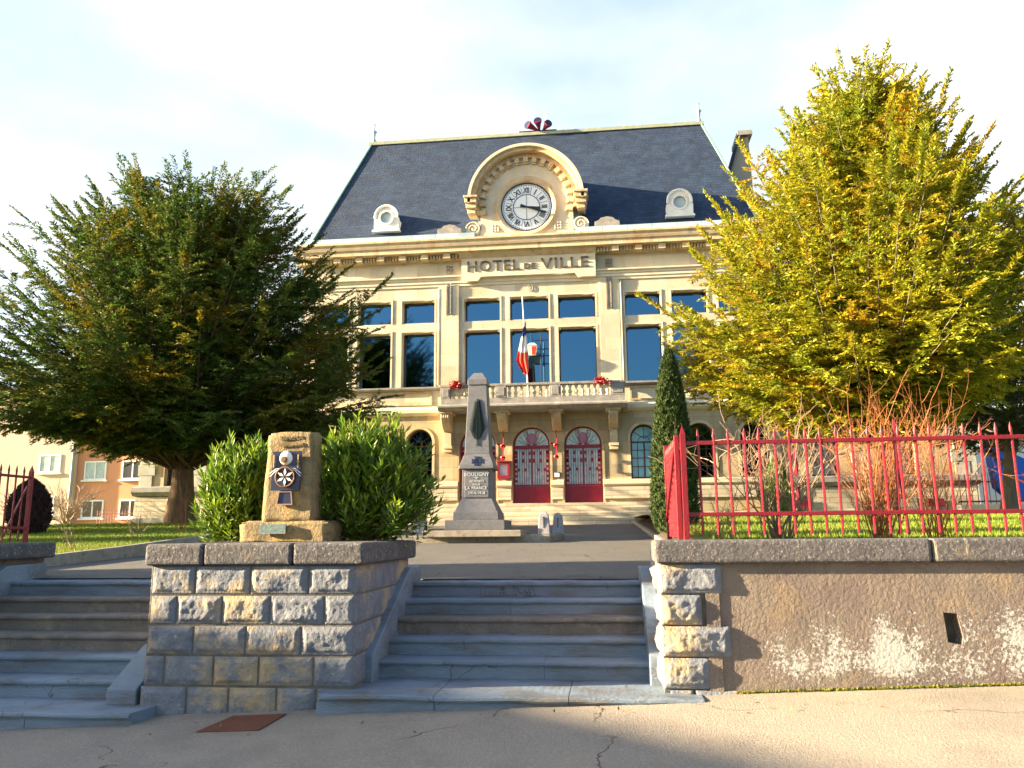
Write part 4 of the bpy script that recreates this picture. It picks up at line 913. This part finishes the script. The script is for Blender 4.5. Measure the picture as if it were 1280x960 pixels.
sr = thing('siren', 'cluster of red and dark horn sirens with mast on the roof ridge', 'siren', (-2.9, 37.1, 21.0))
MB().box(-3.75, -1.9, 37.0, 37.15, 21.0, 21.1).build('mounting_bar', M_['navy'], sr)
for mx_, mz_, bx_ in ((-3.28, 21.28, -2.75), (-2.80, 21.45, -2.74), (-2.30, 21.28, -2.6)):
    c0 = Vector((bx_, 37.08, 21.08)); c1 = Vector((mx_, 36.75, mz_)); d_ = (c1 - c0).normalized()
    mb = MB(); mb.tube([c0, c0.lerp(c1, .3), c1], [.04, .07, .19], 16); mb.build('horn', M_['redd'], sr)
    d2 = Vector((d_.x * .6, -1, .1)).normalized(); MB().tube([c1 - d2 * .03, c1 + d2 * .03], [.195, .205], 18).build('horn_mouth', M_['navy'], sr)
MB().tube([(-2.42, 37.1, 21.0), (-2.40, 37.1, 22.0)], .02, 6).tube([(-2.55, 37.1, 21.95), (-2.25, 37.1, 22.05)], .02, 5).lathe((-2.40, 37.1, 21.62), [(.04, 0), (.05, .05), (.04, .12)], 8).build('mast', mat('pale_mast', (.5, .45, .5)), sr)

# ------------------------------------------------------------------ houses
def win(parent, x0, x1, z0, z1, y, g='glas2', sill=True):
    f_ = plate('window', rect(x0, x1, z0, z1), [rect(x0 + .12, (x0 + x1) / 2 - .05, z0 + .12, z1 - .12), rect((x0 + x1) / 2 + .05, x1 - .12, z0 + .12, z1 - .12)], y - .06, y + .04, M_['pvc'], parent)
    plate('pane', rect(x0 + .1, x1 - .1, z0 + .1, z1 - .1), [], y - .01, y + .02, M_[g], f_)
    if sill: MB().box(x0 - .15, x1 + .15, y - .2, y, z0 - .12, z0).build('sill', M_['pvc'], f_)
ph = thing('house', 'salmon pink rendered house with white windows behind the left yew', 'house', (-37, 63, 2.3))
MB().box(-41.55, -27, 60, 70, 1.5, 10.2).build('wall', M_['pink'], ph)
MB().sweep(-41.55, -26.6, [(59.6, 10.2), (65, 13.0), (70.4, 10.2)]).build('roof', M_['tile'], ph)
for x0, x1, z0, z1, g in ((-40.95, -39.1, 5.9, 7.4, 'glas2'), (-37.8, -36.0, 5.9, 7.4, 'gdark'), (-40.95, -39.1, 2.92, 4.35, 'gdark'), (-37.8, -36.0, 2.92, 4.35, 'gdark')): win(ph, x0, x1, z0, z1, 60, g)
bh = thing('house', 'beige rendered house with red tiled gable at the far left', 'house', (-46, 63, 2.3))
MB().sweepy(59.6, 70, [(-56, 1.5), (-41.6, 1.5), (-41.6, 10.6), (-48.8, 13.4), (-56, 10.6)]).build('wall', M_['beige'], bh)
MB().sweepy(59.2, 70.2, [(-56.4, 10.5), (-48.8, 13.45), (-41.2, 10.5), (-41.2, 10.8), (-48.8, 13.8), (-56.4, 10.8)]).build('roof', M_['tile'], bh)
for x0, x1, z0, z1, g in ((-44.6, -42.75, 6.5, 7.95, 'glas2'), (-43.9, -43.0, 3.2, 4.7, 'gdark')): win(bh, x0, x1, z0, z1, 59.6, g)
MB().tube([(-41.7, 59.5, 2), (-41.7, 59.5, 10.5)], .1, 8).build('downpipe', M_['steel'], bh)
wh = thing('house', 'white house with a shallow brown roof beyond the right end of the railing', 'house', (24, 50, 2.2))
MB().box(20.2, 34, 47, 55, 1.5, 6.0).build('wall', M_['white'], wh)
MB().sweepy(46.6, 55.4, [(17.3, 7.6), (19.9, 7.5), (34.4, 5.6), (34.4, 6.0), (19.9, 7.9)]).build('roof', mat('brown_roof', (.42, .32, .26), None, 1, .9), wh)
win(wh, 22.5, 23.6, 3.6, 5.0, 47, 'gdark')
bs = plate('tarpaulin', [(15.55, 5.0), (15.75, 3.2), (16.2, 2.75), (18.5, 2.5), (18.5, 3.6), (17.2, 4.2)], [], 35.0, 35.5, M_['blue'], None, (16.8, 35.2, 2.4))
tag(bs, 'bright blue tarpaulin stretched in front of the white house at the right edge', 'tarpaulin')
rl = thing('iron_railing', 'red railing on a pale stone base right of the town hall wing', 'railing', (14.6, 31, 2))
MB().box(12.6, 17.5, 30.9, 31.3, 1.8, 2.42).build('stone_base', M_['pale'], rl, bevel=.02)
for k in range(24):
    o = bpy.data.objects.new('picket', PK); o.parent = rl; o.location = Vector((12.7 + k * .2, 31.1, 2.4)) - origin(rl); o.scale = (1.3, 1.3, 1.25); link(o)
MB().box(12.6, 17.5, 31.08, 31.12, 3.2, 3.26).box(12.6, 17.5, 31.08, 31.12, 2.5, 2.56).build('rail', M_['redp'], rl)
rl2 = thing('iron_railing', 'distant low red railing in front of the salmon house', 'railing', (-34, 50, 2.2))
for k in range(26):
    o = bpy.data.objects.new('picket', PK); o.parent = rl2; o.location = Vector((-34.3 + k * .2, 52, 2.1)) - origin(rl2); o.scale = (1.6, 1.6, 1.35); link(o)
MB().box(-34.3, -29.2, 51.98, 52.02, 2.3, 2.36).box(-34.3, -29.2, 51.98, 52.02, 3.0, 3.06).build('rail', M_['redp'], rl2)
# unseen house added at the left to cast shade over street and steps
sh = thing('house', 'unseen street house added at the far left to cast shade over street and steps', 'house', (-31, -6, 0))
MB().sweep(-38, -26, [(-16, -2), (9.5, -2), (9.5, 4.62), (-2.5, 7.6), (-16, 7.6)]).build('wall', M_['beige'], sh)
MB().sweep(-38.2, -25.8, [(9.9, 4.62), (-2.5, 7.65), (-16, 7.65), (-16, 7.9), (-2.5, 7.9), (9.9, 4.87)]).build('roof', M_['tile'], sh)
for y in (-12, -8, -4, 0, 4): MB().box(-25.98, -25.9, y - .6, y + .6, 2.2, 3.8).build('window', M_['gdark'], sh)

pl = MB(); 
for x0, x1, y0, y1 in ((-3.22, -2.70, 6.37, 6.84),):
    q = [(-3.235, 6.38), (-2.72, 6.37), (-2.69, 6.845), (-3.15, 6.84)]
    a = [pl.bm.verts.new((x, y, zst(x, y) - .01)) for x, y in q]; b = [pl.bm.verts.new((x, y, zst(x, y) + .012)) for x, y in q]
    pl.bm.faces.new(b); pl.bm.faces.new(a[::-1])
    for i in range(4): pl.bm.faces.new((a[i], a[(i + 1) % 4], b[(i + 1) % 4], b[i]))
tag(pl.build('drain_cover', M_['rust'], None, (-2.95, 6.6, .1), bevel=.004), 'rusty brown iron cover plate set in the asphalt below the rock-faced block', 'drain cover')

# ------------------------------------------------------------------ vegetation
def conifer(name, label, base, H, prof, nl, leafm, barkm, seed, rise, twig=(.5, 1.0), ll=.11, lw_=.035, z0f=.14, dens=1., trunk_r=.3, group=None, step=.13, droop=.25, lean=(0, 0), stems=2, cat='tree', hmin=.6, east=0.):
    g = np.random.default_rng(seed); B = np.array(base, float)
    t = thing(name, label, cat, tuple(base), group)
    ph_ = [p[0] for p in prof]; pr = [p[1] for p in prof]
    paths, rads = [], []
    for s_ in range(stems):
        a = s_ * 2.4; k = 9; zz = np.linspace(0, H * (.92 - .12 * s_), k); spread = np.array([0, .15, .3, .45, .6, .75, .9, 1, 1.05]) * (.5 if stems > 1 else .1)
        p = B + np.column_stack([np.cos(a) * spread * (1 if s_ else .6) + lean[0] * zz + (.16 * (s_ - .5) if stems > 1 else 0), np.sin(a) * spread + lean[1] * zz, zz - .15])
        paths.append(p); rads.append(trunk_r * (1 - zz / H * .9) * np.where(zz < .1, 1.45, 1)); 
    V1, F1 = tubes_geo(paths, rads, 12)
    C, D, N = [], [], []; bp, br_ = [], []
    for i in range(nl):
        u = (i + g.random()) / nl; hz = H * (z0f + (1 - z0f) * u ** 1.0)      # height where the limb's tip ends
        az = g.random() * 2 * math.pi
        Rr = np.interp(hz, ph_, pr) * g.uniform(.72, 1.06)
        Rr *= 1 - east * max(0, math.cos(az)) * max(0, 1 - hz / H * .9)
        if g.random() < .14: Rr *= g.uniform(1.02, 1.16 + .12 * hz / H); hz += g.uniform(0, .6) * hz / H
        hs = max(hmin, hz - rise(hz / H) * Rr - g.uniform(0, .5))
        st_ = B + np.array([lean[0] * hs + g.normal(0, .15), lean[1] * hs + g.normal(0, .15), hs])
        en = B + np.array([lean[0] * hz + math.cos(az) * Rr, lean[1] * hz + math.sin(az) * Rr, hz])
        m_ = (st_ + en) / 2 + np.array([0, 0, -.10 * Rr if hz / H > .4 else .10 * Rr]) + g.normal(0, .1, 3)
        k = 9; q = np.linspace(0, 1, k)[:, None]; path = (1 - q) ** 2 * st_ + 2 * q * (1 - q) * m_ + q * q * en
        bp.append(path); br_.append(.05 * (1 - q[:, 0]) + .008)
        ln = np.linalg.norm(en - st_); nt_ = max(5, int(ln / step * dens))
        for s_ in np.linspace(.22, 1, nt_):
            s2 = min(1, s_ + g.normal(0, .01)); p = (1 - s2) ** 2 * st_ + 2 * s2 * (1 - s2) * m_ + s2 * s2 * en
            tg = unit((2 * (1 - s2) * (m_ - st_) + 2 * s2 * (en - m_))[None])[0]
            side = unit(np.cross(tg, [0, 0, 1])[None])[0]; upv = np.cross(side, tg)
            ph2 = g.uniform(-1, 1); sg = 1 if g.random() < .5 else -1
            d = unit((tg * g.uniform(.35, 1.0) + side * sg * g.uniform(.6, 1.2) + upv * ph2 * .45 + np.array([0, 0, -droop * g.random()]))[None])[0]
            L_ = g.uniform(*twig) * (1.05 - .42 * s_) 
            if s_ > .97: d = tg; L_ *= 1.3
            n2 = max(4, int(L_ / .027)); w_ = np.linspace(.03, 1, n2)[:, None]
            tp = p + d * L_ * w_ + np.array([0, 0, -droop * .35]) * L_ * w_ ** 2
            sd = unit(np.cross(d, [0, 0, 1])[None])[0]
            for sgn in (-1, 1):
                C.append(tp + g.normal(0, .012, (n2, 3))); dd = d * .75 + sd * sgn * (.9 - .35 * w_) + g.normal(0, .25, (n2, 3)) + np.array([0, 0, -.1]); D.append(unit(dd)); N.append(unit(np.tile([0, 0, 1.], (n2, 1)) + g.normal(0, .5, (n2, 3))))
    C, D, N = map(np.concatenate, (C, D, N)); n_ = len(C)
    V, F = leaf_geo(C, D, N, g.uniform(.7, 1.3, n_) * ll, g.uniform(.7, 1.2, n_) * lw_)
    cr = quads('crown', V, F, leafm, t)
    V2, F2 = tubes_geo(bp, br_, 5)
    quads('limbs', V2, F2, barkm, t, smooth=True)
    tr = quads('trunk', V1, F1, barkm, t, smooth=True)
    for v in tr.data.vertices: v.co += Vector(noise.noise_vector(v.co * 2.5)) * .05
    print(name, 'leaves', n_)
    return t
conifer('yew_tree', 'broad dark green yew tree on the left lawn with lit upper left side', (-13.05, 24, 1.93), 10.9,
        [(0, 3), (1.3, 4.4), (2.6, 5.7), (4.5, 6.0), (6.0, 5.5), (7.5, 4.7), (9.0, 3.6), (10.2, 2.6), (11.3, 1.3)], 430, M_['yewd'], M_['bark'], 13,
        lambda f_: .15 + .75 * f_, ll=.12, lw_=.042, z0f=.25, dens=1.05, trunk_r=.34, twig=(.6, 1.2), lean=(-.03, 0), hmin=1.7)
conifer('yew_tree', 'tall golden yellow-green yew tree behind the long red railing', (6.6, 21, 1.98), 11.3,
        [(0, 2), (1.5, 3.0), (2.8, 4.0), (4.3, 4.8), (6.0, 4.7), (7.3, 3.8), (8.6, 2.7), (10.0, 1.7), (11.6, .6)], 420, M_['yewg'], M_['barkg'], 5,
        lambda f_: .35 + 1.1 * f_, ll=.12, lw_=.046, z0f=.24, hmin=1.6, dens=1.1, trunk_r=.34, east=.42, twig=(.55, 1.15), droop=.35, lean=(.05, 0))
conifer('spruce_tree', 'dark open conifer with drooping branches at the right edge behind the golden yew', (12.15, 26.5, 2.05), 9.6,
        [(0, .6), (2.6, 3.4), (4.2, 3.5), (6, 2.8), (8, 1.7), (9.6, .3)], 110, M_['pine'], M_['barkg'], 9,
        lambda f_: .25, ll=.12, lw_=.045, z0f=.27, dens=.8, trunk_r=.2, droop=.6, stems=1, lean=(.12, 0))

def dense_cone(name, label, base, H, prof, n_, m, seed, ll=.07, lw_=.03, cat='shrub', upw=.9):
    g = np.random.default_rng(seed); t = thing(name, label, cat, tuple(base))
    u = g.random(n_) ** .85; az = g.random(n_) * 2 * math.pi
    hz = H * u; r = np.interp(hz, [p[0] for p in prof], [p[1] for p in prof])
    lump = 1 + .10 * np.sin(az * 7 + hz * 9) * np.sin(hz * 13 + az * 3) + .07 * np.sin(az * 13 - hz * 21)
    rr_ = r * lump * (1 - .18 * g.random(n_) ** 2)
    C = np.array(base) + np.column_stack([np.cos(az) * rr_, np.sin(az) * rr_, hz])
    O_ = np.column_stack([np.cos(az), np.sin(az), np.zeros(n_)])
    D = unit(O_ * .55 + np.array([0, 0, upw]) + g.normal(0, .3, (n_, 3))); N = unit(O_ + g.normal(0, .4, (n_, 3)))
    V, F = leaf_geo(C, D, N, g.uniform(.6, 1.4, n_) * ll, g.uniform(.7, 1.2, n_) * lw_)
    quads('foliage', V, F, m, t)
    mb = MB(); mb.lathe(tuple(base), [(max(.01, np.interp(h, [p[0] for p in prof], [p[1] for p in prof]) * .72), h) for h in np.linspace(0, H * .96, 14)], 14); mb.build('inner_mass', m, t, smooth=True)
    return t
dense_cone('cypress', 'narrow dark green cypress standing behind the red gate leaf', (1.20, 14.6, 1.55), 3.25, [(0, .27), (.3, .385), (.9, .375), (1.6, .30), (2.4, .215), (2.95, .11), (3.25, .01)], 36000, M_['cypr'], 21, cat='tree')
dense_cone('conifer_shrub', 'small bright green conifer right of the cypress behind the railing', (4.05, 20, 1.9), 1.35, [(0, .3), (.5, .33), (1.0, .2), (1.35, .02)], 9000, M_['thuj'], 22)
dense_cone('conifer_shrub', 'rounded dark purple conifer behind the left red railing', (-13.3, 17.6, 1.62), 1.25, [(0, .3), (.35, .42), (.8, .38), (1.1, .22), (1.25, .03)], 14000, M_['purp'], 23)

def laurel(label, base, n_sh, rx, ry, H, seed, tilt=(0, 0)):
    g = np.random.default_rng(seed); t = thing('laurel_shrub', label, 'shrub', tuple(base)); B = np.array(base)
    C, D, N = [], [], []; bp, br_ = [], []
    for i in range(n_sh):
        az = g.random() * 2 * math.pi; el = math.asin(g.random() ** .55 * .98)
        dr = np.array([math.cos(az) * math.cos(el), math.sin(az) * math.cos(el), math.sin(el)])
        k = g.uniform(.80, 1.08) if g.random() > .12 else g.uniform(1.08, 1.22)
        end = B + np.array([dr[0] * rx + tilt[0] * dr[2] * H, dr[1] * ry + tilt[1] * dr[2] * H, .12 + dr[2] * H * .9]) * k
        inner = g.random() < .35
        if inner: end = B + (end - B) * g.uniform(.55, .85)
        st_ = B + np.array([g.normal(0, .05), g.normal(0, .05), 0]); m_ = st_ * .55 + end * .45 + np.array([0, 0, -.05])
        q = np.linspace(0, 1, 7)[:, None]; path = (1 - q) ** 2 * st_ + 2 * q * (1 - q) * m_ + q * q * end
        bp.append(path); br_.append(.008 * (1 - q[:, 0]) + .002)
        tg = unit((end - m_)[None])[0] * .7 + np.array([0, 0, .55]); tg = unit(tg[None])[0]
        nn = g.integers(14, 22); w_ = np.linspace(0, 1, nn)
        side = unit(np.cross(tg, g.normal(0, 1, 3))[None])[0]; s2 = np.cross(tg, side)
        ph_ = w_ * nn * 2.4; rad = side[None] * np.cos(ph_)[:, None] + s2[None] * np.sin(ph_)[:, None]
        C.append(end - tg * (.30 * (1 - w_))[:, None]); D.append(unit(tg[None] * (.35 + .9 * w_)[:, None] + rad * (1.0 - .45 * w_)[:, None] + g.normal(0, .12, (nn, 3)))); N.append(unit(tg[None] + g.normal(0, .25, (nn, 3)) - rad * .3))
    C, D, N = map(np.concatenate, (C, D, N)); n_ = len(C)
    V, F = leaf_geo(C, D, N, g.uniform(.6, 1.15, n_) * .13, g.uniform(.8, 1.1, n_) * .033)
    quads('foliage', V, F, M_['laur'], t); V, F = tubes_geo(bp, br_, 4); quads('stems', V, F, M_['barkg'], t)
laurel('large leafy green laurel shrub on the block right of the memorial stone', (-2.56, 8.45, 1.53), 760, .72, .44, 1.12, 31, (.06, 0))
laurel('smaller leafy green laurel shrub on the block left of the memorial stone', (-3.98, 8.62, 1.53), 440, .50, .38, .97, 32, (-.03, 0))

def twigs(name, label, base, n_, H, spread, m, seed, r=.007, sub=5, curl=.15, cat='shrub', group=None, vertical=.4, col=None):
    g = np.random.default_rng(seed); B = np.array(base); paths, rads = [], []
    def grow(p, d, L_, r_, lev):
        k = 6; pts = [p]; dd = d.copy()
        for i in range(k):
            dd = unit((dd + g.normal(0, curl, 3) + np.array([0, 0, .05]))[None])[0]; pts.append(pts[-1] + dd * L_ / k)
        pts = np.array(pts); paths.append(pts); rads.append(np.linspace(r_, r_ * .35, k + 1))
        if lev > 0:
            for _ in range(sub if lev == 2 else max(2, sub // 2)):
                i = g.integers(2, k); bd_ = unit((dd * .7 + g.normal(0, .55, 3) + np.array([0, 0, .25]))[None])[0]; grow(pts[i], bd_, L_ * g.uniform(.25, .55), r_ * .55, lev - 1)
    for i in range(n_):
        az = g.random() * 2 * math.pi; rd = g.random() ** .6 * spread
        d = unit(np.array([[math.cos(az) * rd, math.sin(az) * rd, 1]]))[0]
        grow(B + np.array([g.normal(0, .06), g.normal(0, .06), -.03]), d, H * g.uniform(.6, 1.05), r * g.uniform(.6, 1.2), 2)
    V, F = tubes_geo(paths, rads, 4); o = quads(name, V, F, m, None, tuple(base)); return tag(o, label, cat, group)
twigs('bare_shrub', 'pale tangled bare shrub behind the railing left of the red-twigged one', (1.72, 8.45, 1.45), 26, 1.35, .55, M_['twigp'], 41, .010, 5, .16)
twigs('bare_shrub', 'orange-red twigged bare shrub fanning out behind the middle of the railing', (2.75, 8.7, 1.45), 60, 1.4, .62, M_['twigr'], 42, .0055, 4, .07)
twigs('bare_shrub', 'second fan of orange-red twigs behind the railing near the right tree trunk', (3.35, 8.9, 1.45), 32, 1.3, .5, M_['twigr'], 47, .0055, 4, .08)
twigs('bare_shrub', 'low orange twigs at the foot of the cypress beside the gate', (.98, 10.6, 1.42), 22, .4, .9, M_['twigr'], 43, .005, 4, .2)
twigs('bare_shrub', 'low yellowish twigs at the left end of the long railing', (1.05, 7.95, 1.45), 20, .55, .7, M_['twigp'], 44, .004, 4, .2)
twigs('rose_bush', 'bare rose stems on the left lawn nearest the kerb', (-8.75, 12.6, 1.38), 6, .55, .6, M_['twigp'], 45, .006, 2, .12, group='bare rose bushes on the left lawn')
twigs('rose_bush', 'bare rose stems on the left lawn close to the rock-faced block', (-8.6, 14.2, 1.46), 7, .75, .5, M_['twigp'], 46, .006, 2, .12, group='bare rose bushes on the left lawn')
twigs('bare_shrub', 'tall thin reddish canes in front of the left yew trunk', (-9.9, 18.3, 1.70), 9, 1.15, .18, M_['twigr'], 48, .009, 1, .05)
twigs('bare_shrub', 'thin bare shrub in front of the beige house', (-22.5, 32, 2.0), 30, 1.9, .7, M_['twigp'], 49, .02, 4, .15)
twigs('bare_shrub', 'brown bare bush in front of the salmon house', (-21.0, 27, 1.98), 30, 1.3, .5, M_['twigp'], 50, .014, 4, .15)
twigs('bare_tree', 'bare pale-branched tree in the sky at the right edge', (19.5, 38, 2.2), 7, 10.5, .55, M_['twigp'], 51, .09, 6, .10, cat='tree')
# turned earth mounds at the rose bushes
# lawn grass blades near the kerbs and the coping
def blades(x0, x1, y0, y1, zf, n_, seed, hgt=.05):
    g = np.random.default_rng(seed); X = g.uniform(x0, x1, n_); Y = y0 + (y1 - y0) * g.random(n_) ** 1.4
    Zz = np.array([zf(y) for y in Y]) - .01
    C = np.column_stack([X, Y, Zz]); D = unit(np.column_stack([g.normal(0, .45, n_), g.normal(0, .45, n_), np.ones(n_)])); N = unit(np.column_stack([g.normal(0, 1, n_), g.normal(0, 1, n_), np.zeros(n_)]))
    return leaf_geo(C, D, N, g.uniform(.5, 1.4, n_) * hgt, np.full(n_, .012))
Va, Fa = blades(1.2, 10, 7.6, 20, zl, 60000, 61, .07); Vb, Fb = blades(-17, -8.26, 10, 24, zll, 60000, 62, .06)
o = quads('grass', np.concatenate([Va, Vb]), np.concatenate([Fa, Fb + len(Va)]), mat('grass_blade', (.10, .19, .012), (.20, .21, .02), 1.2, .7, island=.4, trans=.3)); tag(o, 'short green grass of the lawns', 'grass', kind='stuff')

# unseen trees added at the left to cast shade bands on lawn and forecourt
for x, y, h_, rr_, lb in ((-24, 6.9, 8.8, 1.0, 'round-headed unseen tree added beside the street house to cast shade'), (-29, 15.5, 9.5, 1.7, 'broad dark unseen tree added left of the lawn to cast shade'), (-31, 19.5, 10.5, 1.8, 'tallest of the unseen trees added left of the lawn to cast shade'), (-27, 12.4, 5.4, .9, 'small unseen tree added left of the lawn to cast shade')):
    dense_cone('shade_tree', lb, (x, y, zll(y)), h_, [(0, .18), (h_ * .25, .2), (h_ * .38, rr_), (h_ * .7, rr_ * .95), (h_ * .9, rr_ * .55), (h_, .05)], 9000, M_['yewd'], int(-x), .22, .12, 'tree', .4)

# moss and leaf litter along the foot of the walls and steps
def litter(name, label, n_, fx, m, ln, wd, seed, upr=.2):
    g = np.random.default_rng(seed); P_ = np.array([fx(g) for _ in range(n_)])
    C = np.column_stack([P_[:, 0], P_[:, 1], P_[:, 2]]); D = unit(np.column_stack([g.normal(0, 1, n_), g.normal(0, 1, n_), np.abs(g.normal(0, upr, n_))])); N = unit(np.column_stack([g.normal(0, .3, n_), g.normal(0, .3, n_), np.ones(n_)]))
    V, F = leaf_geo(C, D, N, g.uniform(.5, 1.4, n_) * ln, g.uniform(.6, 1.3, n_) * wd); o = quads(name, V, F, m, None, tuple(C[0])); tag(o, label, 'moss' if name == 'moss' else 'leaves', kind='stuff')
def fm(g):
    x = g.uniform(1.0, 9.3); y = 7.02 - abs(g.normal(0, .012)) ; return x, y, zst(x, y) + .004
litter('moss', 'thin yellow-green moss line along the foot of the rendered wall', 9000, fm, mat('moss_green', (.22, .22, .02), (.12, .14, .02), 5, .9), .02, .01, 71, 1.2)
def fl_(g):
    k = g.integers(0, 3)
    if k == 0: x = g.uniform(-4.1, 3.9); y = 6.7 - abs(g.normal(0, .25)) if x < -2.6 or x > .9 else 6.6 - abs(g.normal(0, .2)); return x, y, zst(x, y) + .006
    if k == 1: q = g.integers(0, 4); return g.uniform(-2.05, .3), 7.55 + .324 * (q + 1) - .02 - abs(g.normal(0, .03)), .455 + .155 * q + .005
    x = g.uniform(-2, .4); y = g.uniform(9.3, 16); return x, y, zc(y) + .005
litter('leaf_litter', 'few scattered dry leaf scraps on the street and steps', 170, fl_, mat('dry_leaf', (.26, .15, .06), (.14, .08, .04), 9, .8), .035, .02, 72, .3)
